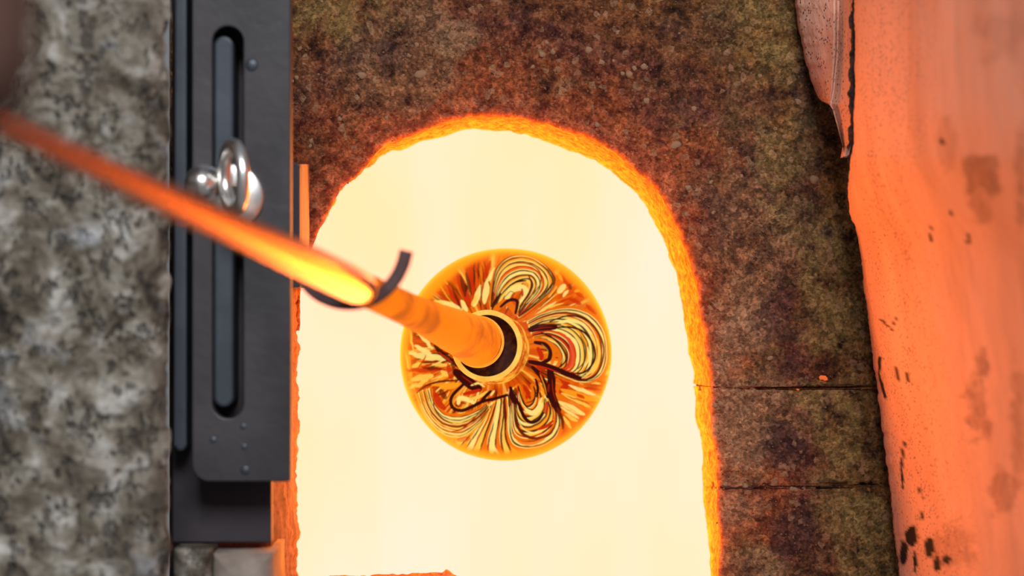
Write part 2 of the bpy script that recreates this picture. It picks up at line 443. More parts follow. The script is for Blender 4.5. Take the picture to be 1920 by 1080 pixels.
def front_section(name, fr, bk, outer, parent, nrow, mcol=150, kdep=16, seed=3, label=None, joints=(None, None)):
    """front face spreading outwards from the mouth's rim + the reveal going back into the mouth; one solid block"""
    nrow0 = nrow
    s = np.linspace(0, 1, nrow)
    al = np.r_[0, np.cumsum(np.linalg.norm(np.diff(fr, axis=0), axis=1))]
    jag = 5.0 * fbm(np.stack([al * 0.021, s * 0 + seed, s * 0], -1), 1.0, 5, seed)
    t = np.gradient(fr, axis=0); nrm = np.stack([t[:, 1], -t[:, 0]], 1); nrm /= np.linalg.norm(nrm, axis=1, keepdims=True) + 1e-9
    out_dir = outer - fr; out_dir /= np.linalg.norm(out_dir, axis=1, keepdims=True)
    sgn = np.sign((nrm * out_dir).sum(1, keepdims=True)); nrm = nrm * sgn
    endf = np.ones(nrow)
    if joints[0] is not None: endf *= np.clip(al / 22, 0, 1)
    if joints[1] is not None: endf *= np.clip((al[-1] - al) / 22, 0, 1)
    fr = fr + nrm * (jag * endf)[:, None]
    bjag = 9.0 * fbm(np.stack([al * 0.016, s * 0 + seed + 9, s * 0], -1), 1.0, 5, seed + 2)
    bk = bk + nrm * (bjag * endf)[:, None]
    u = np.linspace(0, 1, mcol) ** 1.5
    face = fr[:, None, :] + (outer - fr)[:, None, :] * u[None, :, None]
    for j, idx in ((joints[0], 0), (joints[1], nrow - 1)):
        if j is not None:
            wgt = np.clip(1 - np.abs(np.arange(nrow) - idx) / 14.0, 0, 1)
            face[..., 1] += joint_wave(face[..., 0], j) * wgt[:, None]
    Vf = Pa(face[..., 0], face[..., 1], D0)
    dist = np.linalg.norm((face - fr[:, None, :]), axis=-1) * K * D0
    amp = 0.0018
    dy = amp * fbm(Vf, 55, 4, seed) + 0.0009 * fbm(Vf, 260, 3, seed + 40)
    rim = np.exp(-dist / 0.004)
    Vf[..., 1] += dy * (1 - 0.3 * rim) + 0.0022 * rim
    # reveal (back columns, from deep to front)
    w = np.linspace(0, 1, kdep)
    bk3 = Pa(bk[:, 0], bk[:, 1], DB)
    Vr = bk3[:, None, :] + (Vf[:, :1, :] - bk3[:, None, :]) * w[None, :-1, None]if False else bk3[:, None, :] + (Vf[:, 0, :] - bk3)[:, None, :] * w[None, :-1, None]
    rough = 0.0030 * fbm(Vr * np.array([1, 0.5, 1]), 170, 3, seed + 3) + 0.003 * fbm(Vr, 60, 2, seed + 8)
    inn = np.stack([nrm[:, 0], 0 * nrm[:, 0], -nrm[:, 1]], 1)
    Vr = Vr + inn[:, None, :] * (rough * np.sin(np.pi * w[:-1])[None, :])[..., None]
    # closing: outer back edge and deep back face
    ob = Pa(outer[:, 0], outer[:, 1], D0); ob[:, 1] += DB - D0
    V = np.concatenate([ob[:, None, :], Vr, Vf], 1)
    n, m, _ = V.shape
    Vc = np.concatenate([V, ], 1)
    F = grid_faces(n, m, wrap_m=False)
    back_close = np.stack([np.arange(n - 1) * m + m - 1, np.arange(1, n) * m + m - 1, np.arange(1, n) * m, np.arange(n - 1) * m], -1)
    F = np.concatenate([F, back_close])
    V2 = V.reshape(-1, 3)
    # end caps (triangle fans folded into quads around a ring)
    caps = []
    for r in (0, n - 1):
        ring = r * m + np.arange(m)
        for a in range((m - 1) // 2):
            q = [ring[a], ring[a + 1], ring[m - 2 - a], ring[m - 1 - a]]
            if len(set(q)) == 4: caps.append(q if r == 0 else q[::-1])
    F = np.concatenate([F, np.array(caps)])
    me = mesh_from(V2, F)
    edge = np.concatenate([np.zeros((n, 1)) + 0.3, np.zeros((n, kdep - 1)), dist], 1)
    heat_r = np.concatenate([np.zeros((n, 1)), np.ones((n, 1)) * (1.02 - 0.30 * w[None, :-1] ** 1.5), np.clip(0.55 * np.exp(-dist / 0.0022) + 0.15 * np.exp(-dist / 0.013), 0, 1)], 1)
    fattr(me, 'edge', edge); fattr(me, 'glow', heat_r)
    side = np.clip((V[..., 0] - 0.10) / 0.10, 0, 1)
    fattr(me, 'side', side)
    # mineral crusts with shapes of their own: tan skin, dark burnt blotches, olive-yellow crust
    FX, FY = face[..., 0], face[..., 1]
    wv = fbm(np.stack([FX * 0.02, FY * 0.02, 0 * FX], -1), 1.0, 5, 401)
    def blobs(lst):
        o_ = np.zeros_like(FX)
        for (cx, cy, rx, ry, k) in lst:
            o_ = np.maximum(o_, k * np.clip((1.1 - np.hypot((FX - cx) / rx, (FY - cy) / ry) - 0.8 * wv) / 0.45, 0, 1))
        return np.concatenate([np.zeros((n, kdep)), o_], 1)
    fattr(me, 'tan', blobs([(1388, 625, 58, 78, 1.0), (1385, 800, 60, 95, 0.75), (1400, 745, 80, 40, 0.7), (1385, 950, 55, 60, 0.6), (1370, 905, 60, 20, 0.7), (855, 75, 45, 35, 0.7), (1400, 540, 30, 40, 0.4), (1420, 1060, 60, 40, 0.45), (845, 150, 20, 40, 0.4)]))
    fattr(me, 'burnt', blobs([(1478, 840, 48, 58, 0.9), (1455, 590, 45, 60, 0.7), (1490, 1000, 55, 60, 0.8), (1470, 690, 60, 28, 0.6), (1335, 400, 45, 110, 0.55), (1240, 215, 90, 45, 0.5), (680, 100, 100, 32, 0.55), (1400, 190, 70, 40, 0.4), (1550, 435, 14, 16, 1.0), (1330, 60, 80, 50, 0.45), (1520, 260, 50, 200, 0.5)]))
    fattr(me, 'olive', blobs([(1545, 480, 55, 90, 1.0), (1560, 600, 60, 80, 0.9), (1565, 810, 48, 100, 1.0), (1600, 985, 60, 95, 1.0), (1470, 300, 70, 70, 0.8), (1430, 40, 90, 70, 0.6), (1530, 740, 60, 40, 0.8), (640, 40, 90, 60, 0.7), (1490, 400, 40, 60, 0.6)]))
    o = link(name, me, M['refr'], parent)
    if label: o['label'] = label
    return o, Vf, dist

fr = interp_poly(FRONT, 430)
# parametrise back edge by matching control points
def follow(keysA, keysB, pts):
    """map dense points on poly A to poly B through matching control points"""
    A = np.asarray(keysA, float)
    LA = np.r_[0, np.cumsum(np.linalg.norm(np.diff(A, axis=0), axis=1))]
    Lp = np.r_[0, np.cumsum(np.linalg.norm(np.diff(pts, axis=0), axis=1))]
    Lp = Lp / Lp[-1] * LA[-1]
    B = np.asarray(keysB, float)
    return np.stack([np.interp(Lp, LA, B[:, 0]), np.interp(Lp, LA, B[:, 1])], 1)
def smooth1(a, k=9):
    pad = np.pad(a, ((k, k), (0, 0)), mode='edge')
    ker = np.ones(2 * k + 1) / (2 * k + 1)
    return np.stack([np.convolve(pad[:, i], ker, 'valid') for i in range(a.shape[1])], 1)
bk = smooth1(follow(FRONT, BACK, fr), 5)
Afr = np.asarray(FRONT, float); LF = np.r_[0, np.cumsum(np.linalg.norm(np.diff(Afr, axis=0), axis=1))]
def arclen_of(pt):
    i = np.argmin(np.linalg.norm(fr - np.array(pt), axis=1)); return i
ki = np.array([arclen_of(a) for a, b in OUT_KEY]); ko = np.array([b for a, b in OUT_KEY], float)
ot = np.stack([np.interp(np.arange(len(fr)), ki, ko[:, 0]), np.interp(np.arange(len(fr)), ki, ko[:, 1])], 1)
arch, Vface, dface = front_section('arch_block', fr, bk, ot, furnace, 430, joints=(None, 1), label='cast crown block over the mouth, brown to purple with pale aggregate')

RJ_F = [(1334, 723.7), (1332, 780), (1338, 815), (1345, 850), (1347, 880), (1348, 911)]
RJ_B = [(1300, 723.7), (1301, 780), (1309, 825), (1314, 860), (1316, 885), (1318, 911)]
RK_F = [(1348, 911.5), (1345, 965), (1350, 1020), (1348, 1080), (1349, 1240), (1349, 1660)]
RK_B = [(1318, 911.5), (1322, 965), (1331, 1020), (1334, 1080), (1335, 1240), (1335, 1660)]
def jamb_section(name, F_, B_, seed, n, joints):
    f = interp_poly(F_, n); b = interp_poly(B_, n)
    o = np.stack([np.full(n, 2250.0), f[:, 1]], 1)
    # ragged joint faces
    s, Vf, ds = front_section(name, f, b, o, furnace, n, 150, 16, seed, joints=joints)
    return Vf
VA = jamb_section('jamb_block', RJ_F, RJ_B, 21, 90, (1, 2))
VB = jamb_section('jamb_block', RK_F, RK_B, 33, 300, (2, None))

# mortar joints: a recessed irregular bead in each gap
def bead(y0, x0, x1, seed, j, r0=0.00075):
    xs = np.linspace(x0, x1, 160)
    ys = y0 + joint_wave(xs, j) + 1.0 * vnoise(np.stack([xs * 0.12, xs * 0, xs * 0], -1), 1.0, seed)
    c = Pa(xs, ys, D0 + 0.0012)
    r = r0 * (0.75 + 0.75 * np.abs(vnoise(np.stack([xs * 0.06, xs * 0, xs * 0 + 3], -1), 1.0, seed + 4)))
    th = np.linspace(0, 2 * math.pi, 8, endpoint=False)
    V = c[:, None, :] + r[:, None, None] * np.stack([0 * th, 1.6 * np.cos(th), np.sin(th)], -1)[None]
    return link('mortar_joint', mesh_from(V, grid_faces(len(xs), 8, wrap_m=True)), M['joint'], furnace)
def joint_fill(y0, x0, xb, j):
    xs = np.linspace(0, 1, 40)
    rows = []
    for (d, xa, dy) in ((2.003, x0 + 1, -9), (2.003, x0 + 1, 9), (2.092, xb + 5, 9), (2.092, xb + 5, -9)):
        px = xa + (2240 - xa) * xs
        rows.append(Pa(px, y0 + joint_wave(px, j) + dy, d))
    V = np.stack(rows, 1)
    link('joint_fill', mesh_from(V, np.concatenate([grid_faces(40, 4, wrap_m=True), [[0, 1, 2, 3], [159, 158, 157, 156]]]), smooth=False), M['joint'], furnace)
joint_fill(723.4, 1334, 1300, 1); joint_fill(911.3, 1348, 1318, 2)
bead(723.4, 1337, 1640, 2, 1)
bead(911.3, 1350, 1670, 9, 2)

# left-hand jamb brick, standing proud of the face; its side is lit from the mouth
def left_jamb():
    ys = np.linspace(505, 1660, 400)
    plan_keys = [(340, 2.10), (340, 1.803), (425, 1.802), (500, 1.802), (508, 1.806), (512, 1.820), (527, 1.88), (543, 1.94), (558, 1.998), (557, 2.03), (550, 2.10)]
    pk = np.array(plan_keys)
    u = np.r_[np.linspace(0, 3, 14, endpoint=False), np.linspace(3, 10, 70)]
    px = np.interp(u, np.arange(11), pk[:, 0]); dd = np.interp(u, np.arange(11), pk[:, 1])
    PX, YY = np.meshgrid(px, ys); DD = np.meshgrid(dd, ys)[0]
    V = Pa(PX, YY, DD)
    jag = 4.2 * vnoise(np.stack([YY * 0.035, 0 * YY, 0 * YY], -1), 1, 5) + 2.2 * vnoise(np.stack([YY * 0.13, 0 * YY + 2, 0 * YY], -1), 1, 6)
    wgt = np.clip((u - 6.0) / 2.0, 0, 1)[None, :]
    V[..., 0] += jag * wgt * K * 2.0
    bumpy = 0.0022 * fbm(V * np.array([1, 0.8, 1]), 90, 4, 12) + 0.0009 * fbm(V, 320, 2, 13)
    V[..., 0] += bumpy * np.clip((u - 3.5), 0, 1)[None, :]
    n, m, _ = V.shape
    F = np.concatenate([grid_faces(n, m, flip=True)])
    caps = []
    for r in (0, n - 1):
        ring = r * m + np.arange(m)
        for a in range((m - 1) // 2):
            q = [ring[a], ring[a + 1], ring[m - 2 - a], ring[m - 1 - a]]
            if len(set(q)) == 4: caps.append(q)
    F = np.concatenate([F, np.array(caps)])
    me = mesh_from(V, F)
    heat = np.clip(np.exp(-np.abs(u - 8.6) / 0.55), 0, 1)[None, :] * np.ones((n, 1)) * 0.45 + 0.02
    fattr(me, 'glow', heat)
    o = link('jamb_brick', me, M['jamb'], furnace)
    o['label'] = 'fire-lit orange brick edging the mouth beside the steel rail'
left_jamb()

# sill brick along the bottom of the mouth
def sill():
    xs = np.linspace(545, 1352, 220)
    base = 1084 + 3.0 * vnoise(np.stack([xs * 0.02, 0 * xs, 0 * xs], -1), 1, 3)
    crest = np.interp(xs, [545, 585, 600, 690, 702, 720, 830, 836, 842, 850, 870, 1352], [8, 6, -4, -5, -8, -9, -8, -15, -14, -6, 4, 8])
    top = base + crest + 1.4 * vnoise(np.stack([xs * 0.11, 0 * xs + 4, 0 * xs], -1), 1, 4)
    rows = []
    for (dy, d) in [(560, 2.0), (40, 1.998), (8, 1.998), (0, 2.002), (4, 2.02), (12, 2.045), (40, 2.06), (560, 2.06)]:
        rows.append(Pa(xs, top + dy, d))
    V = np.stack(rows, 1)
    V[..., 1] += 0.0012 * fbm(V, 120, 3, 8)
    n, m, _ = V.shape
    me = mesh_from(V, grid_faces(n, m))
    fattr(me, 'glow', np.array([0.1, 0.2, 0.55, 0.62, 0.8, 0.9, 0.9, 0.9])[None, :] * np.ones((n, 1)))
    fattr(me, 'edge', np.zeros((n, m))); fattr(me, 'side', np.zeros((n, m)))
    link('sill_brick', me, M['refr'], furnace)
sill()

# chamber: five glowing inner walls and a steel casing outside them
def open_box(x0, x1, y0, y1, z0, z1):
    V = [(x0, y0, z0), (x1, y0, z0), (x1, y0, z1), (x0, y0, z1), (x0, y1, z0), (x1, y1, z0), (x1, y1, z1), (x0, y1, z1)]
    F = [(4, 5, 6, 7), (0, 1, 5, 4), (3, 7, 6, 2), (0, 4, 7, 3), (1, 2, 6, 5)]
    return mesh_from(V, F, smooth=False)
ch = link('chamber_lining', open_box(-0.24, 0.26, 0.10, 0.72, -0.42, 0.24), M['chamber'], furnace)
ch['label'] = 'white-hot glowing chamber inside the furnace'
ch.data.materials.append(M['chamber_side'])
for i, p in enumerate(ch.data.polygons): p.material_index = 0 if i == 0 else 1
def casing():
    bm = bmesh.new()
    x0, x1, y0, y1, z0, z1 = -0.27, 0.50, 0.101, 0.78, -0.45, 0.275
    def bx(a, b):
        vs = [bm.verts.new((x, y, z)) for x in (a[0], b[0]) for y in (a[1], b[1]) for z in (a[2], b[2])]
        for f in ((0, 1, 3, 2), (4, 6, 7, 5), (0, 4, 5, 1), (2, 3, 7, 6), (0, 2, 6, 4), (1, 5, 7, 3)):
            bm.faces.new([vs[i] for i in f])
    bx((x0, y0, z0), (-0.241, y1, z1)); bx((0.261, y0, z0), (x1, y1, z1))
    bx((-0.241, y0, 0.241), (0.261, y1, z1)); bx((-0.241, y0, z0), (0.261, y1, -0.421)); bx((-0.241, 0.721, -0.421), (0.261, y1, 0.241))
    bmesh.ops.recalc_face_normals(bm, faces=bm.faces)
    me = bpy.data.meshes.new('casing'); bm.to_mesh(me); bm.free()
    link('casing', me, M['casing'], furnace)
casing()

# pale pebbles of aggregate standing out of the face
def pebble_mesh(seed):
    bm = bmesh.new()
    bmesh.ops.create_icosphere(bm, subdivisions=2, radius=1.0)
    for v in bm.verts:
        k = 1 + 0.75 * float(fbm(np.array(v.co), 1.2, 3, seed))
        v.co = Vector((v.co.x * k, v.co.y * 0.55 * k, v.co.z * k * 0.85))
    me = bpy.data.meshes.new('pebble'); bm.to_mesh(me); bm.free()
    for p in me.polygons: p.use_smooth = True
    me.materials.append(M['pebble'])
    return me
PM = [pebble_mesh(k) for k in range(5)]
PEB = [(1105, 95, 12), (1126, 118, 10), (1117, 125, 7), (1147, 114, 8), (1180, 140, 9), (1168, 138, 7), (1208, 125, 8), (1190, 128, 6), (790, 140, 13), (808, 126, 7), (680, 142, 9), (702, 152, 8),
       (737, 112, 8), (755, 115, 7), (767, 104, 6), (756, 143, 6), (733, 160, 5), (670, 183, 7), (669, 200, 5), (637, 223, 6), (725, 222, 6), (782, 83, 6), (978, 82, 7), (999, 125, 5), (960, 135, 5),
       (1017, 103, 7), (1038, 96, 8), (1044, 90, 6), (1055, 75, 8), (1025, 80, 5), (583, 265, 5), (582, 274, 5), (610, 236, 4), (1267, 273, 12), (1249, 239, 7), (1300, 203, 9), (1212, 190, 8), (1160, 62, 6),
       (1186, 87, 5), (1425, 142, 6), (1498, 192, 9), (1496, 250, 8), (1325, 325, 7), (1334, 341, 6), (1290, 352, 8), (1307, 356, 5), (1287, 402, 5), (1338, 399, 5), (1370, 480, 7), (1360, 466, 6), (1408, 480, 5), (1412, 569, 6),
       (1432, 600, 5), (1443, 672, 8), (1475, 275, 8), (1470, 255, 6), (1483, 300, 7), (1455, 240, 6), (1440, 200, 5), (1526, 337, 9), (1400, 770, 5), (1440, 820, 7), (1450, 865, 6), (1375, 812, 5), (1452, 878, 6),
       (1398, 912, 7), (1395, 911, 5), (1485, 915, 8), (1492, 918, 6), (1360, 908, 6), (930, 180, 5), (858, 190, 5), (875, 205, 5), (1060, 170, 5), (1090, 200, 6), (1120, 235, 6), (1175, 250, 5), (640, 100, 6), (600, 140, 5),
       (570, 120, 6), (556, 145, 5), (548, 152, 4), (1230, 290, 5), (1345, 250, 6), (1390, 330, 5), (1345, 690, 5), (1352, 757, 6), (1340, 760, 5), (1367, 765, 5)]
for i, (x, y, r) in enumerate(PEB):
    o = bpy.data.objects.new('pebble', PM[i % 5]); C.objects.link(o); o.parent = furnace
    o.location = P(x, y, D0 + 0.0008)
    o.scale = (r * K * D0 * random.uniform(0.8, 1.05),) * 3
    o.rotation_euler = (0, random.uniform(0, 6.28), 0)

# fine grit on the face: uncountable
def grit():
    N = 2200
    pts = []
    while len(pts) < N:
        x, y = random.uniform(540, 1660), random.uniform(-20, 1090)
        inside = (x > 545 and x < 1342 and (y > 607 or (x - 945) ** 2 + (y - 607) ** 2 < 392 ** 2))
        if inside: continue
        g = float(vnoise(np.array([x * 0.012, y * 0.012, 0.0]), 1.0, 77))
        if random.random() > 0.55 + 0.6 * g: continue
        pts.append((x, y, random.uniform(0.8, 2.3) * (1.5 if random.random() < 0.07 else 1)))
    p = np.array(pts)
    c = Pa(p[:, 0], p[:, 1], D0 - 0.0002)
    r = p[:, 2] * K * D0
    oct_ = np.array([(1, 0, 0), (-1, 0, 0), (0, 0, 1), (0, 0, -1), (0, -0.8, 0), (0, 0.9, 0)], float)
    ang = rng.uniform(0, 6.28, len(p)); ca, sa = np.cos(ang), np.sin(ang)
    V = np.empty((len(p), 6, 3))
    sc = rng.uniform(0.6, 1.3, (len(p), 3))
    v = oct_[None] * sc[:, None, :]
    V[..., 0] = v[..., 0] * ca[:, None] - v[..., 2] * sa[:, None]; V[..., 2] = v[..., 0] * sa[:, None] + v[..., 2] * ca[:, None]; V[..., 1] = v[..., 1]
    V = c[:, None, :] + V * r[:, None, None]
    f = np.array([(0, 2, 4), (2, 1, 4), (1, 3, 4), (3, 0, 4), (2, 0, 5), (1, 2, 5), (3, 1, 5), (0, 3, 5)])
    F = (np.arange(len(p)) * 6)[:, None, None] + f[None]
    o = link('grit', mesh_from(V, F.reshape(-1, 3), smooth=False), M['grit'], furnace)
    o['kind'] = 'stuff'
grit()

# glowing lumps standing in for firelight leaking at the joints
def leak_mesh(seed):
    bm = bmesh.new()
    bmesh.ops.create_icosphere(bm, subdivisions=2, radius=1.0)
    for v in bm.verts:
        k = 1 + 0.95 * float(fbm(np.array(v.co), 1.3, 3, seed)); v.co *= max(0.3, k)
    me = bpy.data.meshes.new('leak'); bm.to_mesh(me); bm.free()
    return me
for (x, y, r) in [(1545, 709, 8), (1660, 915, 7), (1495, 729, 5)]:
    o = bpy.data.objects.new('leak_glow', leak_mesh(int(x))); C.objects.link(o); o.parent = furnace
    o.data.materials.clear(); o.data.materials.append(M['light_leak'])
    o.location = P(x, y, D0); o.scale = (r * K * D0, r * K * D0 * 0.4, r * K * D0 * 0.62); o.rotation_euler = (0, 0.4, 0)

# ------------------------------------------------------------------ open furnace door on the right
door = empty('furnace_door', 'orange fire-lit clay furnace door standing open at the right edge', 'door'); door['kind'] = 'thing'
EDGE = [(1600, -60), (1602, 100), (1600, 250), (1594, 300), (1590, 350), (1592, 400), (1604, 430), (1613, 480), (1620, 540), (1628, 610), (1635, 660), (1643, 720), (1652, 790), (1660, 850), (1668, 905), (1673, 960), (1678, 1010), (1686, 1080), (1694, 1160)]
def door_slab():
    n = 330
    e = interp_poly(EDGE, n)
    jit = 1.6 * vnoise(np.stack([e[:, 1] * 0.06, 0 * e[:, 1], 0 * e[:, 1]], -1), 1, 4) + 1.0 * vnoise(np.stack([e[:, 1] * 0.25, 0 * e[:, 1], 0 * e[:, 1]], -1), 1, 5)
    crease = np.interp(e[:, 1], [-60, 420, 520, 680, 830, 930, 1080, 1160], [3, 5, 8, 16, 26, 30, 34, 36])
    # plan: (offset px as seen, distance); edge -> crease -> bulging face coming towards the viewer
    far = np.array([0.04, 0.10, 0.18, 0.28, 0.40, 0.55, 0.72, 0.88, 1.0])
    W = 640.0
    cols = 120
    u = np.linspace(0, 1, cols)
    keys_u = np.r_[0, 0.10, 0.10 + 0.90 * far]
    offs = np.stack([0 * crease, crease] + [crease + W * f for f in far], 1)
    dk = np.array([1.968, 1.930, 1.890, 1.838, 1.775, 1.710, 1.640, 1.560, 1.480, 1.410, 1.360])
    ox = np.stack([np.interp(u, keys_u, offs[i]) for i in range(n)])
    dd = np.interp(u, keys_u, dk)[None, :] * np.ones((n, 1))
    dd = dd + (-0.085 / (1 + np.exp((e[:, 1] - 340) / 42.0)))[:, None]
    X = e[:, 0:1] + ox + jit[:, None] * np.clip(1 - u / 0.12, 0, 1)[None, :]; Y = e[:, 1:2] + 0 * ox
    V = Pa(X, Y, dd)
    V[..., 1] += (0.0030 * fbm(V, 24, 3, 51) + 0.0012 * fbm(V, 110, 4, 52)) * np.clip(u / 0.08, 0, 1)[None, :]
    back = V[:, [0, -1]].copy(); back[:, 0, :] += np.array([0.03, 0.004, 0]); back[:, 1, :] += np.array([0.05, 0.06, 0])
    Vall = np.concatenate([back[:, :1], V, back[:, 1:]], 1)
    m = Vall.shape[1]
    F = grid_faces(n, m)
    bc = np.stack([np.arange(n - 1) * m + m - 1, np.arange(1, n) * m + m - 1, np.arange(1, n) * m, np.arange(n - 1) * m], -1)
    me = mesh_from(Vall, np.concatenate([F, bc]))
    def blob(cx, cy, rx, ry, seed, soft=0.35):
        q = np.hypot((X - cx) / rx, (Y - cy) / ry) + 0.75 * fbm(np.stack([X * 0.035, Y * 0.035, 0 * X], -1), 1, 4, seed)
        return np.clip((1.05 - q) / soft, 0, 1)
    def quad_patch(x0, x1, y0, y1, seed):
        q = np.maximum(np.abs(X - (x0 + x1) / 2) / ((x1 - x0) / 2), np.abs(Y - (y0 + y1) / 2) / ((y1 - y0) / 2)) + 0.45 * fbm(np.stack([X * 0.05, Y * 0.05, 0 * X], -1), 1, 4, seed)
        return np.clip((1.0 - q) / 0.3, 0, 1)
    stain = np.maximum.reduce([quad_patch(1808, 1876, 284, 370, 1) * 0.9, blob(1840, 390, 24, 40, 2) * 0.6, blob(1830, 770, 26, 70, 3) * 0.8, blob(1842, 690, 12, 30, 4) * 0.8, blob(1885, 915, 32, 60, 5) * 0.7,
                               blob(1915, 330, 14, 120, 6) * 0.6, blob(1910, 800, 20, 140, 7) * 0.55, blob(1785, 1030, 40, 60, 8) * 0.55, blob(1775, 270, 18, 60, 11) * 0.35, blob(1880, 60, 60, 60, 12) * 0.3])
    lines = [((1650, 672), (1648, 700), 2.4), ((1648, 700), (1660, 745), 2.6), ((1696, 830), (1690, 870), 2.2), ((1690, 870), (1693, 915), 2.0), ((1745, 426), (1747, 452), 3), ((1653, 600), (1672, 618), 1.6), ((1672, 618), (1680, 598), 1.6),
             ((1681, 690), (1684, 712), 2), ((1700, 700), (1702, 716), 2), ((1767, 262), (1768, 268), 3), ((1725, 915), (1729, 935), 2.2), ((1815, 440), (1816, 456), 2.5), ((1783, 398), (1785, 402), 3)]
    ch = np.zeros_like(X)
    for (a, b, w) in lines:
        ax, ay = a; bx_, by = b
        tt = np.clip(((X - ax) * (bx_ - ax) + (Y - ay) * (by - ay)) / ((bx_ - ax) ** 2 + (by - ay) ** 2), 0, 1)
        dq = np.hypot(X - ax - tt * (bx_ - ax), Y - ay - tt * (by - ay)) + 1.2 * vnoise(np.stack([X * 0.15, Y * 0.15, 0 * X], -1), 1, 3)
        ch = np.maximum(ch, np.clip((w + 0.9 - dq) / 1.5, 0, 1))
    for (cx, cy, rx, ry) in [(1709, 1005, 10, 16), (1695, 1035, 9, 22), (1742, 1020, 9, 20), (1757, 1060, 8, 14), (1775, 1050, 8, 9), (1716, 1040, 5, 26), (1727, 970, 4, 16)]:
        ch = np.maximum(ch, blob(cx, cy, rx, ry, int(cx), 0.25))
    pits = np.clip(1 - np.abs(X - (e[:, 0:1] + 70)) / 110, 0.05, 1)
    def full(a): return np.concatenate([a[:, :1] * 0, a, a[:, -1:] * 0], 1)
    fattr(me, 'stain', full(stain)); fattr(me, 'char', full(ch)); fattr(me, 'pits', full(pits))
    o = link('slab', me, M['door'], door)
    return e
de = door_slab()

def door_rim():
    """older lining layer showing behind the slab at its upper left: pink face, then a lit step down to the seam"""
    L = [(1486, -60), (1490, 0), (1497, 50), (1506, 95), (1517, 140), (1528, 172), (1538, 188), (1553, 196), (1560, 205), (1572, 235), (1580, 262), (1583, 290)]
    n = 170
    l = interp_poly(L, n)
    l[:, 0] += 1.2 * vnoise(np.stack([l[:, 1] * 0.1, 0 * l[:, 1], 0 * l[:, 1]], -1), 1, 14)
    right = np.interp(l[:, 1], [-60, 250, 290], [1600, 1600, 1592])
    mid = np.minimum(np.interp(l[:, 1], [-60, 100, 170, 196, 205, 290], [1572, 1570, 1562, 1556, 1561, 1584]), right - 1)
    cols = 50
    u = np.linspace(0, 1, cols)
    X = np.where(u[None, :] < 0.6, l[:, 0:1] + (mid[:, None] - l[:, 0:1]) * (u / 0.6)[None, :], mid[:, None] + (right - mid)[:, None] * ((u - 0.6) / 0.4)[None, :])
    dd = np.interp(u, [0, 0.04, 0.55, 0.6, 0.70, 1.0], [1.985, 1.972, 1.925, 1.938, 1.928, 1.888])[None, :] * np.ones((n, 1))
    Y = l[:, 1:2] + 0 * X
    V = Pa(X, Y, dd)
    V[..., 1] += 0.0012 * fbm(V, 90, 3, 61) + 0.0006 * fbm(V, 300, 2, 62)
    back = V[:, [0, -1]].copy(); back[..., 1] += np.array([0.004, 0.05])[None, :]; back[:, 0, 0] += 0.02
    Vall = np.concatenate([back[:, :1], V, back[:, 1:]], 1)
    m = Vall.shape[1]
    bc = np.stack([np.arange(n - 1) * m + m - 1, np.arange(1, n) * m + m - 1, np.arange(1, n) * m, np.arange(n - 1) * m], -1)
    me = mesh_from(Vall, np.concatenate([grid_faces(n, m), bc]))
    z = np.zeros((n, m))
    fattr(me, 'stain', np.where(np.arange(m)[None, :] < 0.6 * m, 0.25, 0.0) + z); fattr(me, 'char', z); fattr(me, 'pits', z + 1.0)
    o = link('lining_layer', me, M['door'], door); o['label'] = 'pitted pink lining layer behind the door slab'
door_rim()

def door_seam():
    ys = np.linspace(-60, 428, 260)
    cx = np.interp(ys, [-60, 0, 100, 160, 260, 330, 380, 428], [1604, 1604, 1603, 1600, 1598, 1597, 1594, 1602])
    cx = cx + 1.5 * vnoise(np.stack([ys * 0.06, 0 * ys, 0 * ys], -1), 1, 71)
    r = np.interp(ys, [-60, 100, 150, 300, 400, 428], [9, 9, 8, 7.5, 6.5, 2]) * (1 + 0.35 * vnoise(np.stack([ys * 0.12, 0 * ys, 0 * ys], -1), 1, 72))
    d = 1.962 - 0.085 / (1 + np.exp((ys - 340) / 42.0))
    c = Pa(cx, ys, d)
    th = np.linspace(0, 2 * math.pi, 14, endpoint=False)
    V = c[:, None, :] + (r * K * d)[:, None, None] * np.stack([np.cos(th), 0.8 * np.sin(th), 0 * th], -1)[None]
    V += 0.0010 * fbm(V, 420, 2, 75)[..., None]
    o = link('seam', mesh_from(V, grid_faces(len(ys), 14, wrap_m=True)), M['seam'], door); o['label'] = 'charred black crusty seam along the door slab'
door_seam()

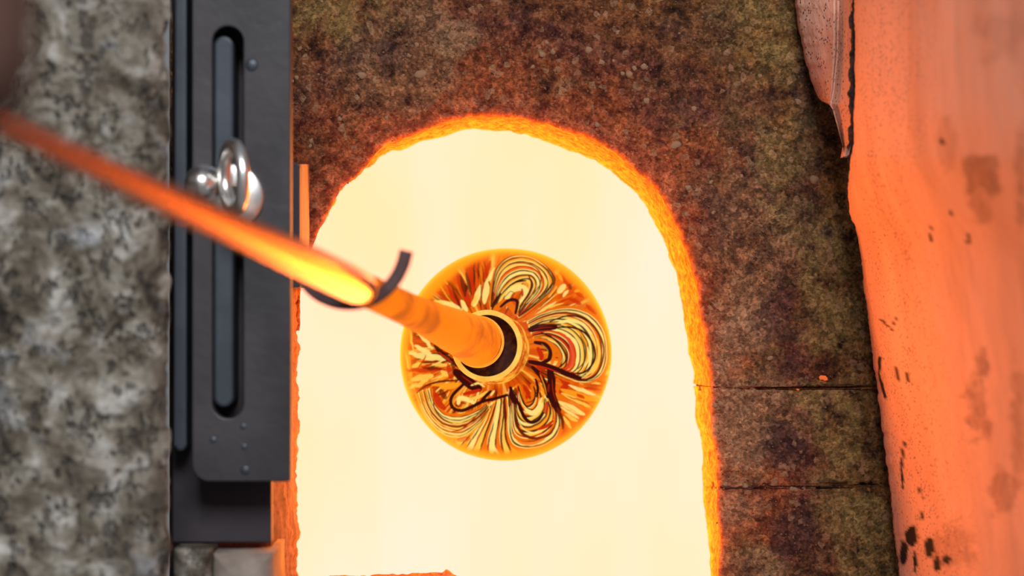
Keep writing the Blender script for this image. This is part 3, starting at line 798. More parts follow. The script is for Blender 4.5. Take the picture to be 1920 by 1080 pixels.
# ------------------------------------------------------------------ stone pillar at the left
def stone_block(name, x0, x1, y0, y1, d0, d1, amp, mat, seed, nx=200, ny=300, slant=0.0):
    """rough block: front face + returns down the sides"""
    u = np.r_[np.zeros(1), np.linspace(0, 1, nx), np.ones(1)]
    v = np.linspace(0, 1, ny)
    U, Vv = np.meshgrid(u, v)
    X = x0 + (x1 - x0) * U; Y = y0 + (y1 - y0) * Vv
    p = Pa(X, Y, d0)
    e = np.minimum(np.minimum(U, 1 - U) * abs(x1 - x0), np.minimum(Vv, 1 - Vv) * abs(y1 - y0)) * K * d0
    rnd = 0.012 * np.exp(-e / 0.006)
    p[..., 1] += rnd + amp * fbm(p, 42, 4, seed) - amp * 0.9 * np.clip(0.3 - np.abs(fbm(p, 60, 2, seed + 5)), 0, 1)
    p[..., 0] += 0.6 * amp * fbm(p, 70, 3, seed + 9) * np.exp(-e / 0.01)
    p[:, 0, 1] = p[:, -1, 1] = d1 - D0
    p[:, 0, 0] = p[:, 1, 0]; p[:, -1, 0] = p[:, -2, 0] - slant
    n, m, _ = p.shape
    F = grid_faces(n, m)
    bc = np.stack([np.arange(n - 1) * m + m - 1, np.arange(1, n) * m + m - 1, np.arange(1, n) * m, np.arange(n - 1) * m], -1)
    top = [[a, a + 1, m - 2 - a, m - 1 - a] for a in range((m - 1) // 2) if len({a, a + 1, m - 2 - a, m - 1 - a}) == 4]
    bot = [[(n - 1) * m + i for i in q] for q in top]
    return link(name, mesh_from(p, np.concatenate([F, bc, np.array(top), np.array(bot)])), mat)
st = stone_block('stone_pillar', -420, 312, -160, 1240, 1.66, 1.98, 0.0075, M['stone'], 91, 260, 420, 0.055)
tag(st, 'rough porous grey stone pillar filling the left edge', 'pillar', kind='thing')
b1 = stone_block('stone_block', 322, 392, 1032, 1240, 1.74, 1.86, 0.003, M['stone'], 95, 40, 60)
tag(b1, 'small grey stone block under the steel rail next to the pillar', 'block')
b2 = stone_block('fire_brick', 396, 508, 1040, 1240, 1.75, 1.86, 0.0012, M['tan'], 97, 40, 60)
tag(b2, 'pale tan brick below the steel rail beside the furnace mouth', 'brick')

# ------------------------------------------------------------------ steel rail with slotted slide plate
rail = empty('slide_rail', 'blackened steel rail with a slotted slide plate left of the furnace mouth', 'rail')
def arc(cx, cy, r, a0, a1, n=8):
    return [(cx + r * math.cos(math.radians(a0 + (a1 - a0) * i / n)), cy + r * math.sin(math.radians(a0 + (a1 - a0) * i / n))) for i in range(n + 1)]
link('channel', prism([(322, -160), (509, -160), (509, 1018), (322, 1018)], [], 1.785, 1.800, bev=0.0012), M['backplate'], rail)
# flat slide bar on the left of the plate
link('guide_bar', prism([(327, -160), (349, -160), (349, 835)] + arc(338, 835, 11, 0, 180, 8) + [(327, 835)], [], 1.752, 1.7845, bev=0.0016), M['bluebar'], rail)
slot = arc(427, 78, 29, 180, 360, 14) + arc(427, 756, 29, 0, 180, 14)
outer = [(360, -160), (545, -160), (545, 902)] + arc(392, 873, 32, 90, 180, 8)
link('slot_light_block', prism([(470, -160), (528, -160), (528, 880), (470, 880)], [], 1.7565, 1.7845), M['backplate'], rail)  # unseen bar added to keep firelight out of the slot
plate = link('slide_plate', prism(outer[:2] + [(545, 898), (541, 903)] + arc(393, 870, 33, 90, 180, 8), [slot], 1.742, 1.756, bev=0.0009), M['plate'], rail)
link('slot_bar', prism(arc(419, 86, 19, 180, 360, 10) + arc(419, 745, 19, 0, 180, 10), [], 1.750, 1.784, bev=0.0020), M['bluebar'], rail)
# weld beads and rivet heads on the plate
def dome(px, py, d, r, name, mat, parent, h=0.5):
    prof = [(0.0, r * K * d)] + [(-h * r * K * d * math.sin(a), r * K * d * math.cos(a)) for a in np.linspace(0.2, 1.5, 7)]
    return link(name, lathe(prof, P(px, py, d), (0, 1, 0), 16, close_end=True), mat, parent)
for (x, y, r) in [(460, 882, 10), (472, 122, 13), (458, 838, 7), (456, 800, 7), (400, 825, 8)]:
    dome(x, y, 1.7425, r, 'rivet', M['bluebar'], plate, 0.4)
link('corner_bracket', prism([(546, 300), (562, 312), (562, 540), (546, 540)], [], 1.850, 1.872, bev=0.0006), M['backplate'], rail)
# bracket return: the strip whose inner side is lit by the fire
def bracket_return():
    n = 60; ys = np.linspace(308, 540, n)
    plan = [(550, 1.872), (563, 1.872), (566, 1.876), (580, 1.992), (572, 1.995), (550, 1.995)]
    V = np.stack([Pa(np.full(n, x), ys, d) for x, d in plan], 1)
    V[..., 0] += 0.0005 * fbm(V, 200, 3, 5)
    me = mesh_from(V, np.concatenate([grid_faces(n, 6, wrap_m=True), [[0, 1, 2, 5], [2, 3, 4, 5]], [[(n - 1) * 6 + i for i in q] for q in ([0, 1, 2, 5], [2, 3, 4, 5])]]), smooth=False)
    link('bracket_return', me, M['bracket'], rail)['label'] = 'narrow fire-lit iron strip beside the arch'
bracket_return()

# ------------------------------------------------------------------ chrome eye bolt through the slot
eye = empty('eye_bolt', 'shiny nickel eye bolt in the slot of the steel plate', 'bolt')
def torus(center, axis, R, r, name, mat, parent, seg=48, ring=16, sq=1.0):
    a = Vector(axis).normalized(); u = a.cross(Vector((0, 0, 1)))
    u = u.normalized() if u.length > 1e-4 else Vector((1, 0, 0)); v = a.cross(u)
    th = np.linspace(0, 2 * math.pi, seg, endpoint=False); ph = np.linspace(0, 2 * math.pi, ring, endpoint=False)
    T, Q = np.meshgrid(th, ph, indexing='ij')
    rad = np.cos(T)[..., None] * np.array(u) + np.sin(T)[..., None] * np.array(v)
    V = np.array(center) + rad * (R + r * np.cos(Q))[..., None] + np.array(a) * (sq * r * np.sin(Q))[..., None]
    return link(name, mesh_from(V, grid_faces(seg, ring, True, True)), mat, parent)
kd = K * 1.72
c0 = P(428, 352, 1.742)
prof = [(0, 62 * kd), (-0.0030, 62 * kd), (-0.0050, 57 * kd), (-0.0056, 40 * kd), (-0.0090, 26 * kd), (-0.016, 20 * kd)]
link('washer', lathe([(0.0, 62 * kd), (-0.0028, 62 * kd), (-0.0040, 58 * kd), (-0.0042, 20 * kd)], P(434, 368, 1.742), (0, 1, 0), 48), M['chrome'], eye)
link('collar', lathe([(-0.002, 33 * kd), (-0.010, 36 * kd), (-0.018, 31 * kd), (-0.024, 22 * kd), (-0.027, 10 * kd)], P(386, 345, 1.742), (0.05, 1, 0), 36, close_end=True), M['chrome'], eye)
torus(P(438, 332, 1.705), (0.92, 0.38, 0.05), 60 * kd, 13 * kd, 'ring', M['chrome'], eye)

# ------------------------------------------------------------------ blowpipe
E3 = np.array(P(897, 641, 2.0)); N3 = np.array(P(0, 230, 1.0))
AX = E3 - N3; LEN = np.linalg.norm(AX); AXu = AX / LEN
def s_at_px(px):
    """arc position along the pipe (0 at head end, negative towards the worker) seen at column px"""
    ss = np.linspace(-1.6 * LEN, 0.2, 6000)
    pts = E3 + ss[:, None] * AXu
    col = 960 + pts[:, 0] / (K * (pts[:, 1] + D0))
    return float(ss[np.argmin(np.abs(col - px))])
def d_at(s): return float((E3 + s * AXu)[1] + D0)
pipe = empty('blowpipe', 'long steel blowpipe glowing orange, holding the swirled glass ball in the furnace mouth', 'blowpipe')
prof = []
for px, r in [(-420, 25), (-200, 25), (0, 26), (130, 27), (300, 30), (450, 33), (560, 35), (640, 35), (668, 34), (676, 31)]:
    s = s_at_px(px); prof.append((s, r * K * d_at(s)))
sp = interp_poly(prof, 60)
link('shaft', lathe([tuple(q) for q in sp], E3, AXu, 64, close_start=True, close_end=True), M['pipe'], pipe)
prof = []
for px, r in [(676, 31), (700, 31), (740, 31), (770, 31.5), (800, 34), (830, 38), (860, 42), (885, 46), (893, 47.5)]:
    s = s_at_px(px); prof.append((s, r * K * d_at(s)))
prof = [tuple(q) for q in interp_poly(prof, 40)]
head = link('head', lathe(prof, E3, AXu, 72, close_start=True, close_end=True, rough=0.03, seed=4), M['head'], pipe); head['label'] = 'mottled glowing orange pipe head'
torus(E3 + AXu * 0.0, AXu, 46.5 * K * 2.0, 2.6 * K * 2.0, 'head_rim', M['headrim'], head, 72, 10)
link('nose', lathe([(-0.01, 27 * K * 2), (0.07, 26 * K * 2.05)], E3, AXu, 40, close_start=True, close_end=True), M['recess'], pipe)

# ------------------------------------------------------------------ glass ball
ball = empty('glass_ball', 'round molten glass ball with black, red and yellow swirled petals on the blowpipe', 'glass ball')
RB, BB = 0.0846, 0.060
SB = 0.121
CB = E3 + AXu * SB

# --- swirl pattern drawn in the ball's own front disc (u right, v down, units of the radius)
SSZ = 3.0
NW = int(420 * SSZ)
canvas = np.zeros((NW, NW, 3))
gy, gx = np.mgrid[0:NW, 0:NW]
gxp = gx / SSZ + 738.0; gyp = gy / SSZ + 460.0
pp = np.stack([gxp * 0.02, gyp * 0.02, 0 * gxp], -1)
ORA = np.array([0.85, 0.150, 0.003]); YEL = np.array([1.0, 0.56, 0.07]); LEM = np.array([1.0, 0.74, 0.20]); RED = np.array([0.58, 0.022, 0.002]); DRK = np.array([0.045, 0.004, 0.003]); BRN = np.array([0.15, 0.012, 0.002]); AMB = np.array([1.0, 0.33, 0.012])
nz = fbm(pp, 1.4, 3, 5)
canvas[:] = ORA + (RED - ORA) * np.clip(0.5 + 1.6 * nz - 0.25, 0, 0.55)[..., None]
# radial streaks from the neck
phi = np.arctan2(gyp - 655, gxp - 928); rr = np.hypot(gxp - 928, gyp - 655)
stk = fbm(np.stack([phi * 9, rr * 0.008, 0 * phi], -1), 1.0, 4, 8)
canvas += (YEL - canvas) * np.clip(stk * 2.2 - 0.35, 0, 0.9)[..., None]
canvas += (BRN - canvas) * np.clip(-stk * 2.6 - 0.35, 0, 0.9)[..., None]

def stroke(pts, w, col, alpha=1.0, taper=0.35, wob=0.0):
    p = interp_poly(pts, max(8, int(sum(np.hypot(*(np.array(b) - np.array(a))) for a, b in zip(pts, pts[1:])) * 2.2)))
    n = len(p)
    if wob:
        k = random.random() * 50
        p = p + wob * np.stack([vnoise(np.stack([np.arange(n) * 0.05 + k, np.zeros(n), np.zeros(n)], -1), 1, 3), vnoise(np.stack([np.arange(n) * 0.05 + k, np.zeros(n) + 7, np.zeros(n)], -1), 1, 3)], -1)
    cum = {}
    x0 = int(max(0, (p[:, 0].min() - 738 - w) * SSZ - 3)); x1 = int(min(NW, (p[:, 0].max() - 738 + w) * SSZ + 4))
    y0 = int(max(0, (p[:, 1].min() - 460 - w) * SSZ - 3)); y1 = int(min(NW, (p[:, 1].max() - 460 + w) * SSZ + 4))
    if x1 <= x0 or y1 <= y0: return
    cov = np.zeros((y1 - y0, x1 - x0))
    for i, (x, y) in enumerate(p):
        t = i / (n - 1)
        ww = w * (1 - taper + taper * math.sin(math.pi * min(max(t, 0.0), 1.0)) ** 0.6) / 2
        R = int(ww * SSZ + 3)
        cx, cy = (x - 738) * SSZ - x0, (y - 460) * SSZ - y0
        a0, a1 = max(0, int(cx) - R), min(cov.shape[1], int(cx) + R + 2); b0, b1 = max(0, int(cy) - R), min(cov.shape[0], int(cy) + R + 2)
        if a1 <= a0 or b1 <= b0: continue
        yy, xx = np.mgrid[b0:b1, a0:a1]
        c = np.clip((ww * SSZ - np.hypot(xx - cx, yy - cy)) / 2.2 + 0.5, 0, 1)
        cov[b0:b1, a0:a1] = np.maximum(cov[b0:b1, a0:a1], c)
    canvas[y0:y1, x0:x1] += (np.asarray(col) - canvas[y0:y1, x0:x1]) * (cov * alpha)[..., None]

def family(outer, inner, n, cols, wscale=1.15, dark_every=2, dark_w=2.2, wob=1.0):
    A = interp_poly(outer, 40); B = interp_poly(inner, 40)
    w = np.linalg.norm(A - B, axis=1).mean() / max(n - 1, 1)
    L = [A + (B - A) * (i / (n - 1)) for i in range(n)]
    for i, l in enumerate(L):
        stroke([tuple(q) for q in l[::3]] + [tuple(l[-1])], w * wscale + 1.5, cols[i % len(cols)], 0.95, 0.25, wob)
    for i in range(n - 1):
        l = (L[i] + L[i + 1]) / 2
        c = [DRK, BRN, RED, DRK, BRN][i % 5]
        stroke([tuple(q) for q in l[::3]] + [tuple(l[-1])], dark_w * random.uniform(0.9, 1.7), c, 0.95, 0.5, wob)
        if random.random() < 0.8:
            l2 = L[i] * 0.75 + L[i + 1] * 0.25
            stroke([tuple(q) for q in l2[4:36:3]], 2.0, LEM, 0.9, 0.8, wob)

rs = random.Random(11)
for k in range(230):
    a = rs.uniform(0, 2 * math.pi); r0 = rs.uniform(72, 120); r1 = r0 + rs.uniform(25, 75); tw = rs.uniform(-0.06, 0.06)
    cx, cy = 932, 657
    pts = [(cx + r * math.cos(a + tw * q), cy + r * math.sin(a + tw * q)) for r, q in ((r0, 0), ((r0 + r1) / 2, 0.6), (r1, 1.2))]
    stroke(pts, rs.uniform(1.5, 5.0), rs.choice([DRK, BRN, RED, RED, YEL, LEM, AMB, ORA]), 0.85, 0.95, 0.6)
# left side: soft horizontal drags of yellow and orange
for (a, b, w, c) in [((750, 690), (800, 700), 16, ORA), ((760, 640), (775, 720), 9, AMB), ((768, 615), (776, 655), 5, YEL), ((756, 650), (768, 690), 5, YEL), ((780, 668), (835, 675), 12, LEM), ((786, 655), (812, 668), 9, LEM), ((790, 630), (810, 652), 8, LEM),
                     ((778, 690), (790, 684), 8, YEL), ((772, 698), (830, 695), 8, RED), ((800, 694), (826, 694), 5, BRN), ((818, 686), (840, 686), 7, YEL), ((780, 714), (810, 708), 12, YEL), ((832, 700), (842, 704), 9, YEL), ((815, 722), (850, 722), 8, AMB), ((775, 730), (800, 718), 8, YEL),
                     ((845, 690), (850, 712), 10, RED), ((852, 690), (868, 712), 8, BRN), ((790, 690), (800, 672), 3, RED)]:
    a, b = (a[0] + 0.22 * (a[0] - b[0]), a[1] + 0.22 * (a[1] - b[1])), (b[0] + 0.22 * (b[0] - a[0]), b[1] + 0.22 * (b[1] - a[1]))
    stroke([a, ((a[0] + b[0]) / 2, (a[1] + b[1]) / 2 + 1), b], w, c, 0.85, 0.9, 1.5)
# upper left: dark red brush marks and yellow wedges
for (a, b, w, c) in [((846, 548), (866, 585), 14, RED), ((862, 525), (880, 570), 16, RED), ((884, 508), (888, 560), 12, RED), ((866, 528), (874, 556), 8, BRN), ((876, 522), (884, 552), 7, BRN), ((890, 506), (890, 535), 4, DRK), ((852, 548), (862, 578), 4, BRN), ((874, 540), (876, 550), 5, DRK),
                     ((905, 505), (902, 545), 8, ORA), ((918, 500), (910, 525), 9, RED), ((830, 572), (862, 584), 12, LEM), ((818, 570), (830, 574), 5, YEL), ((868, 572), (876, 586), 9, LEM), ((892, 574), (902, 546), 11, LEM), ((888, 575), (894, 560), 7, YEL), ((910, 568), (914, 538), 12, LEM), ((916, 530), (928, 512), 9, LEM),
                     ((904, 580), (903, 532), 2.2, BRN), ((906, 530), (905, 505), 2, BRN), ((858, 560), (866, 582), 3, BRN)]:
    a, b = (a[0] + 0.22 * (a[0] - b[0]), a[1] + 0.22 * (a[1] - b[1])), (b[0] + 0.22 * (b[0] - a[0]), b[1] + 0.22 * (b[1] - a[1]))
    stroke([a, ((a[0] + b[0]) / 2 + 1, (a[1] + b[1]) / 2), b], w, c, 0.9, 0.9, 1.0)
# upper right between petals
for (a, b, w, c) in [((985, 600), (1075, 560), 10, ORA), ((1000, 600), (1060, 568), 6, RED), ((1005, 595), (1035, 575), 5, LEM), ((1048, 553), (1058, 543), 11, LEM), ((1056, 560), (1064, 552), 6, LEM), ((1030, 560), (1042, 545), 5, YEL), ((1055, 525), (1066, 545), 6, RED), ((1066, 540), (1070, 546), 6, BRN), ((1080, 555), (1092, 562), 8, RED), ((1070, 568), (1085, 574), 8, RED),
                     ((1046, 520), (1052, 530), 6, AMB), ((1078, 552), (1086, 550), 6, AMB), ((990, 604), (1040, 588), 4, YEL), ((1020, 585), (1050, 575), 4, YEL), ((985, 596), (1010, 575), 4, RED), ((1100, 580), (1115, 592), 8, RED)]:
    a, b = (a[0] + 0.22 * (a[0] - b[0]), a[1] + 0.22 * (a[1] - b[1])), (b[0] + 0.22 * (b[0] - a[0]), b[1] + 0.22 * (b[1] - a[1]))
    stroke([a, ((a[0] + b[0]) / 2, (a[1] + b[1]) / 2 - 1), b], w, c, 0.85, 0.9, 1.0)
# lower right: yellow streaks
for (a, b, w, c) in [((1046, 722), (1060, 770), 18, ORA), ((1050, 735), (1062, 722), 12, RED), ((1072, 727), (1108, 741), 7, LEM), ((1060, 735), (1108, 752), 12, AMB), ((1082, 742), (1092, 748), 6, RED), ((1060, 742), (1098, 762), 8, YEL), ((1054, 758), (1088, 776), 11, LEM), ((1056, 768), (1080, 784), 5, LEM), ((1062, 780), (1078, 790), 7, YEL),
                     ((1058, 785), (1068, 802), 6, YEL), ((1090, 720), (1118, 722), 7, YEL), ((1098, 730), (1122, 734), 6, RED), ((1070, 715), (1118, 726), 5, RED), ((1068, 746), (1100, 758), 2.5, RED), ((1060, 762), (1080, 776), 1.8, AMB)]:
    a, b = (a[0] + 0.22 * (a[0] - b[0]), a[1] + 0.22 * (a[1] - b[1])), (b[0] + 0.22 * (b[0] - a[0]), b[1] + 0.22 * (b[1] - a[1]))
    stroke([a, ((a[0] + b[0]) / 2, (a[1] + b[1]) / 2), b], w, c, 0.88, 0.9, 0.8)

PA_O = [(922, 580), (924, 552), (930, 517), (940, 500), (956, 488), (981, 484), (1005, 491), (1026, 507), (1038, 523), (1040, 533), (1032, 550), (1013, 568), (991, 586), (975, 597)]
PA_I = [(932, 582), (938, 566), (950, 552), (962, 542), (975, 534), (987, 531), (995, 534), (996, 543), (992, 553), (985, 564), (978, 574), (974, 584), (972, 588), (971, 592)]
family(PA_O, PA_I, 7, [ORA, AMB, YEL, ORA, LEM, AMB, YEL], wob=0.5, dark_w=2.6)
stroke(PA_O, 2.4, DRK, 0.9, 0.3); stroke([(1026, 507), (1035, 520), (1037, 532), (1030, 545), (1010, 565)], 4, DRK, 0.9, 0.6)
stroke([(960, 500), (985, 500), (1005, 508), (1014, 522), (1012, 540), (1000, 558)], 2.4, BRN, 0.9, 0.5)
stroke([(950, 568), (958, 552), (972, 545), (984, 548), (986, 560), (978, 570)], 12, LEM, 0.9, 0.4); stroke([(960, 540), (970, 534), (987, 532)], 4, DRK, 1, 0.7); stroke([(992, 524), (997, 538), (992, 556), (975, 580)], 4.5, BRN, 1, 0.6)
stroke([(979, 548), (980, 560)], 5, RED, 0.9, 0.5); stroke([(948, 562), (958, 552), (966, 556)], 1.6, BRN, 0.8)
stroke([(930, 585), (948, 572), (960, 580), (968, 592)], 12, ORA, 1, 0.2); stroke([(940, 580), (952, 570), (962, 567), (970, 570), (970, 580), (967, 592)], 6, DRK, 1, 0.35)
stroke([(924, 585), (930, 570), (940, 556)], 5, DRK, 0.95, 0.5)

PB_O = [(990, 606), (1021, 591), (1054, 583), (1083, 585), (1107, 595), (1123, 611), (1134, 629), (1138, 653), (1138, 676), (1134, 695), (1124, 709), (1108, 717), (1085, 716), (1062, 708)]
PB_I = [(1003, 640), (1018, 640), (1030, 646), (1040, 653), (1046, 661), (1049, 668), (1050, 675), (1049, 681), (1046, 687), (1042, 691), (1038, 692), (1033, 692), (1028, 690), (1022, 688)]
family(PB_O, PB_I, 12, [ORA, LEM, ORA, YEL, LEM, AMB, YEL, LEM, ORA, RED, AMB, ORA], wob=0.4, dark_w=2.6)
stroke([(1030, 607), (1062, 597), (1087, 600), (1109, 613), (1123, 633), (1130, 653), (1130, 672), (1123, 695), (1109, 711), (1087, 714), (1070, 707)], 3.4, DRK, 1, 0.4)
stroke([(1038, 612), (1066, 606), (1090, 612), (1108, 630)], 6, LEM, 0.95, 0.6)
stroke([(1038, 618), (1070, 618), (1093, 627), (1109, 647), (1114, 672), (1105, 691), (1089, 702), (1062, 701)], 4, DRK, 1, 0.4)
stroke([(1118, 640), (1122, 668), (1114, 695), (1098, 704)], 6, YEL, 0.95, 0.6)
stroke([(1048, 628), (1064, 640), (1071, 660), (1069, 685), (1055, 697)], 8, np.array([0.8, 0.06, 0.02]), 0.9, 0.7)
stroke([(1060, 632), (1076, 642), (1082, 662), (1078, 685)], 5, LEM, 0.9, 0.6); stroke([(1086, 632), (1096, 655), (1094, 680), (1082, 694)], 3, DRK, 0.85, 0.6); stroke([(1015, 627), (1038, 639), (1054, 658), (1060, 676), (1050, 690)], 4, DRK, 0.95, 0.5)
stroke([(1100, 655), (1102, 675), (1095, 690)], 4, LEM, 0.9, 0.5)
stroke([(1004, 640), (1024, 645), (1036, 662), (1034, 682)], 9, ORA, 0.9, 0.3)
stroke([(1003, 645), (1021, 649), (1030, 662), (1028, 676), (1016, 682)], 8, DRK, 1, 0.3); stroke([(1015, 648), (1026, 660), (1025, 674)], 1.8, YEL * 0.5, 0.7, 0.5); stroke([(1008, 656), (1014, 668), (1014, 676)], 9, RED, 1, 0.4)
stroke([(994, 622), (1012, 618), (1040, 617)], 13, DRK, 1, 0.35); stroke([(1010, 616), (1030, 612), (1050, 612)], 3, BRN, 0.9)

# bottom fan
FL = [(916, 764), (898, 792), (874, 822), (852, 846)]; FR = [(953, 742), (955, 785), (956, 820), (966, 850)]
family(FL, FR, 9, [YEL, AMB, LEM, YEL, ORA, LEM, ORA], wob=0.5, dark_w=3.0)
stroke([(947, 745), (949, 790), (950, 822), (958, 846)], 5, BRN, 1, 0.4); stroke([(957, 742), (957, 780), (957, 820), (962, 838)], 4, AMB, 0.9, 0.3); stroke([(921, 762), (908, 782), (895, 800)], 4, BRN, 0.9, 0.7); stroke([(938, 752), (930, 800), (926, 835), (936, 855)], 7, LEM, 0.9, 0.5)
# lower right petal
PC_O = [(952, 741), (956, 774), (955, 803), (957, 823), (966, 838), (987, 844), (1013, 841), (1036, 829), (1048, 811), (1051, 790), (1046, 774)]
PC_I = [(973, 724), (976, 736), (980, 748), (985, 755), (990, 758), (995, 756), (999, 751), (1001, 744), (1001, 737), (1000, 731), (998, 724)]
family(PC_O, PC_I, 10, [ORA, LEM, ORA, YEL, AMB, LEM, YEL, ORA, AMB, ORA], wob=0.5, dark_w=3.0)
stroke([(962, 737), (975, 762), (983, 782), (995, 792), (1009, 788), (1019, 774)], 6.5, DRK, 1, 0.55)
stroke([(986, 768), (998, 775), (1010, 766), (1016, 748)], 10, LEM, 0.95, 0.5)
stroke([(966, 774), (973, 803), (985, 817), (1007, 823), (1030, 815), (1038, 803)], 5.5, BRN, 1, 0.5)
stroke([(964, 815), (978, 830), (1000, 832), (1020, 824)], 7, ORA, 0.9, 0.5); stroke([(1008, 806), (1024, 800), (1036, 790)], 6, RED, 1, 0.5); stroke([(1016, 812), (1028, 804), (1036, 796)], 3, DRK, 1, 0.6)
stroke([(984, 726), (990, 738), (988, 746)], 9, RED, 0.9, 0.4); stroke([(986, 756), (998, 752), (1004, 742)], 2, DRK, 0.9, 0.5); stroke([(1004, 712), (1008, 730), (1006, 745)], 5, DRK, 1, 0.5); stroke([(1012, 720), (1018, 740), (1016, 755)], 4, AMB, 0.9, 0.5); stroke([(1024, 756), (1022, 775)], 9, RED, 0.9, 0.6)
# dark mass between the two right petals
stroke([(992, 680), (1010, 684), (1034, 692), (1062, 703), (1086, 711)], 10.5, DRK, 1, 0.45)
stroke([(1030, 695), (1033, 715), (1032, 735), (1038, 755), (1046, 770)], 16, DRK, 1, 0.35); stroke([(1044, 766), (1053, 788), (1055, 806)], 6, BRN, 1, 0.6)
stroke([(998, 690), (1012, 705), (1022, 725), (1026, 745)], 9, DRK, 1, 0.4); stroke([(1008, 690), (1020, 694)], 8, RED * 0.8, 0.9, 0.4); stroke([(1012, 700), (1016, 712)], 4, RED, 0.9, 0.4); stroke([(1028, 722), (1027, 735)], 4, RED * 0.6, 0.8, 0.4)

# lower left basket of nested threads
PE_O = [(783, 741), (793, 774), (809, 799), (830, 817), (854, 823), (874, 819), (903, 794), (919, 770)]
PE_I = [(812, 732), (816, 752), (827, 769), (842, 779), (866, 780), (889, 773), (903, 766), (913, 758)]
family(PE_O, PE_I, 8, [AMB, YEL, AMB, YEL, ORA, YEL, LEM, ORA], wob=0.6, dark_w=2.0)
stroke([(783, 741), (803, 726), (828, 718), (862, 715)], 4, BRN, 1, 0.5); stroke([(815, 752), (818, 770), (832, 787), (850, 796)], 3, BRN, 1, 0.6); stroke([(848, 812), (868, 806), (888, 788), (900, 775)], 3, RED * 0.7, 1, 0.6)
stroke([(818, 740), (826, 758), (836, 768)], 13, RED, 0.95, 0.5); stroke([(830, 735), (838, 748)], 10, BRN, 0.8, 0.4); stroke([(830, 728), (850, 726), (862, 722)], 10, AMB, 0.95, 0.4)
stroke([(860, 828), (882, 824)], 10, RED, 0.6, 0.6)
# dark loop by the neck
stroke([(858, 700), (874, 712), (886, 722), (900, 730)], 20, DRK, 1, 0.4); stroke([(878, 716), (866, 728), (854, 740), (848, 752), (852, 766), (868, 771), (888, 763), (908, 753), (930, 748), (956, 740)], 6.5, DRK, 1, 0.3)
stroke([(862, 758), (866, 748), (884, 752), (890, 756)], 9, LEM, 0.95, 0.4); stroke([(866, 756), (876, 758)], 2, BRN, 0.8); stroke([(872, 740), (890, 736), (902, 732)], 7, RED, 1, 0.5); stroke([(884, 750), (902, 744), (914, 736)], 6, YEL, 0.95, 0.4); stroke([(886, 724), (900, 720), (910, 726)], 4, LEM, 0.9, 0.5)
stroke([(905, 752), (914, 742), (922, 734)], 6, DRK, 1, 0.5); stroke([(922, 742), (928, 734)], 4, LEM, 0.9); stroke([(958, 728), (960, 742), (966, 756)], 9, DRK, 1, 0.4); stroke([(955, 730), (954, 740)], 2.5, np.array([0.9, 0.3, 0.15]), 0.9)
stroke([(818, 652), (832, 666), (850, 680), (864, 690)], 10, DRK, 0.95, 0.6); stroke([(826, 664), (850, 682)], 3, RED, 0.9, 0.4)

for (pts, w, c) in [([(1000, 686), (1024, 692), (1050, 702)], 2.2, RED), ([(1034, 712), (1036, 735), (1042, 755)], 2.0, RED * 0.7), ([(1012, 704), (1020, 724), (1024, 742)], 1.8, AMB), ([(868, 706), (882, 716), (896, 726)], 2.2, RED * 0.7),
                    ([(856, 742), (852, 756), (860, 766), (876, 764)], 1.6, AMB), ([(1000, 622), (1020, 618), (1036, 618)], 1.8, RED * 0.6), ([(968, 765), (978, 784), (992, 796)], 1.8, AMB), ([(1046, 690), (1066, 698), (1086, 706)], 2.0, RED),
                    ([(1026, 640), (1044, 650), (1054, 668), (1052, 684)], 2.0, LEM), ([(1034, 634), (1052, 646), (1064, 664), (1063, 684)], 1.8, LEM), ([(978, 740), (986, 762), (998, 768), (1008, 758)], 2.0, DRK), ([(972, 790), (984, 806), (1004, 812), (1024, 804)], 2.4, LEM)]:
    stroke(pts, w, c, 0.9, 0.8)
# clear amber casing towards the equator
du = (gxp - 948) / 200.0; dv = (gyp - 670) / 200.0; dr = np.hypot(du, dv)
an = np.arctan2(dv, du)
lim = 0.915 + 0.035 * np.sin(an * 3 + 1) - 0.10 * np.exp(-((an + 2.2) / 0.6) ** 2) - 0.05 * np.exp(-((an - 1.9) / 0.7) ** 2)
rim = np.clip((dr - lim) / 0.075, 0, 1); rim = rim * rim * (3 - 2 * rim)
canvas += (np.array([1.0, 0.275, 0.003]) - canvas) * (rim * 0.96)[..., None]
rim2 = np.clip((dr - 0.955) / 0.06, 0, 1)
canvas += (np.array([1.0, 0.36, 0.008]) - canvas) * (rim2 * 0.9)[..., None]

def swirl_color(V):
    u = V[..., 0] / RB; v = -V[..., 2] / RB
    fx = np.clip((u * 200 + 948 - 738) * SSZ, 0, NW - 1.001); fy = np.clip((v * 200 + 670 - 460) * SSZ, 0, NW - 1.001)
    ix = fx.astype(int); iy = fy.astype(int); ax = (fx - ix)[..., None]; ay = (fy - iy)[..., None]
    c = canvas
    return (c[iy, ix] * (1 - ax) + c[iy, ix + 1] * ax) * (1 - ay) + (c[iy + 1, ix] * (1 - ax) + c[iy + 1, ix + 1] * ax) * ay

def ball_mesh():
    nth, nal = 780, 330
    al = np.r_[np.linspace(0.0005, 0.5 * math.pi, 270), np.linspace(0.5 * math.pi, math.pi - 0.0005, 61)[1:]]
    th = np.linspace(0, 2 * math.pi, nth, endpoint=False)
    A, T = np.meshgrid(al, th, indexing='ij')
    S = np.stack([np.sin(A) * np.cos(T), -np.cos(A), np.sin(A) * np.sin(T)], -1)
    along = (S * AXu).sum(-1, keepdims=True)
    V = RB * (S - along * AXu) + BB * along * AXu
    V = V * (1 + 0.004 * vnoise(S, 2.2, 5)[..., None])
    me = mesh_from(V + CB, grid_faces(len(al), nth, wrap_m=True))
    cattr(me, 'swirl', swirl_color(V))
    return me
link('bulb', ball_mesh(), M['glass'], ball)['label'] = 'round bulb with swirled petals of black, red and yellow'

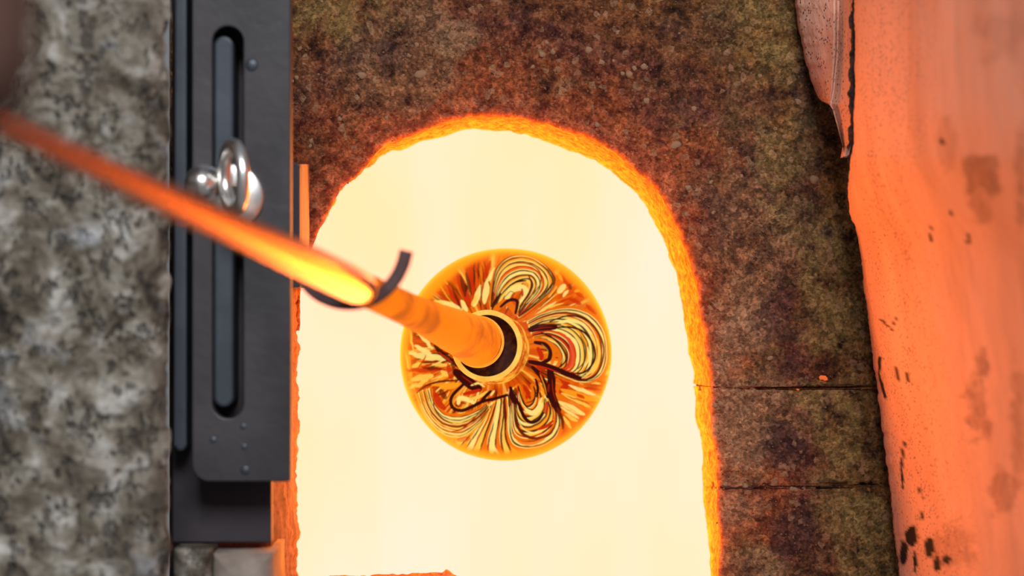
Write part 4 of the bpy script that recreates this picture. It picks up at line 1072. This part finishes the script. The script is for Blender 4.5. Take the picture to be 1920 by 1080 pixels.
# neck: lip ring, outer collar running into the bulb, dark recess inside
kk = K * 2.04
neck = link('neck', lathe([(0.036, 60 * kk), (0.040, 64.5 * kk), (0.046, 66.5 * kk), (0.052, 66 * kk), (0.058, 66.5 * kk), (0.064, 69 * kk), (0.069, 71 * kk), (0.075, 69 * kk), (0.084, 66 * kk)], E3, AXu, 96, rough=0.03, seed=9), M['neck'], ball); neck['label'] = 'ribbed amber neck of the glass ball'
torus(E3 + AXu * 0.036, AXu, 62.5 * kk, 4.6 * kk, 'lip', M['lip'], neck, 96, 14)
link('recess', lathe([(0.037, 60 * kk), (0.044, 58.5 * kk), (0.050, 56 * kk), (0.054, 48 * kk), (0.056, 34 * kk), (0.0565, 10 * kk)], E3, AXu, 72, rough=0.10, seed=19), M['recess'], ball)['label'] = 'dark hollow inside the neck'

# ------------------------------------------------------------------ hook that carries the pipe
hook = empty('pipe_hook', 'dark iron hook curving up under the blowpipe in front of the furnace mouth', 'hook')
def hook_bar():
    ctr = [(762, 470), (755, 496), (742, 522), (722, 545), (696, 561), (665, 568.5), (634, 567), (606, 557), (584, 541), (566, 516), (556, 484), (556, 462)]
    sh = s_at_px(690); dh = d_at(sh)
    c = interp_poly(ctr, 70)
    u = np.linspace(0, 1, 70)
    # front arm nearer than the pipe, back arm behind it
    rp = 38 * K * dh
    dd = dh + np.interp(u, [0, 0.25, 0.42, 0.55, 0.75, 1.0], [-0.010, -0.016, -0.012, 0.0, 0.022, 0.034])
    ctr3 = Pa(c[:, 0], c[:, 1], dd)
    tx = np.gradient(ctr3[:, 0]); tz = np.gradient(ctr3[:, 2]); l = np.hypot(tx, tz)
    nx, nzv = -tz / l, tx / l
    hw = 12.5 * K * dh; hd = 0.0048
    prof = [(-1, -0.7), (-0.7, -1), (0.7, -1), (1, -0.7), (1, 0.7), (0.7, 1), (-0.7, 1), (-1, 0.7)]
    V = np.stack([np.stack([ctr3[:, 0] + a * hw * nx, ctr3[:, 1] + b * hd, ctr3[:, 2] + a * hw * nzv], -1) for a, b in prof], 1)
    n, m, _ = V.shape
    F = grid_faces(n, m, wrap_m=True)
    caps = np.array([[0, 1, 2, 3], [0, 3, 4, 7], [4, 5, 6, 7]])
    me = mesh_from(V, np.concatenate([F, caps, caps + (n - 1) * m]), smooth=False)
    return link('curved_bar', me, M['hook'], hook)
hook_bar()

# ------------------------------------------------------------------ blurred brown sleeve-like post, close to the viewer
def near_post():
    d = 0.86
    prof = []
    r0 = 150 * K * d
    c = P(-88, 130, d)
    top = P(-88, -420, d)
    ax = Vector(top) - Vector(c)
    L = ax.length
    pts = [(-0.018, 0.25 * r0), (-0.016, 0.55 * r0), (-0.010, 0.82 * r0), (0.0, 0.97 * r0), (0.012, 1.0 * r0), (0.03, 0.98 * r0), (L * 0.5, 1.0 * r0), (L, 1.02 * r0)]
    o = link('handle_grip', lathe(pts, c, ax, 40, close_start=True, close_end=True, rough=0.02, seed=2), M['brown'])
    tag(o, 'blurred brown upright grip at the top left corner, close to the viewer', 'grip')
near_post()
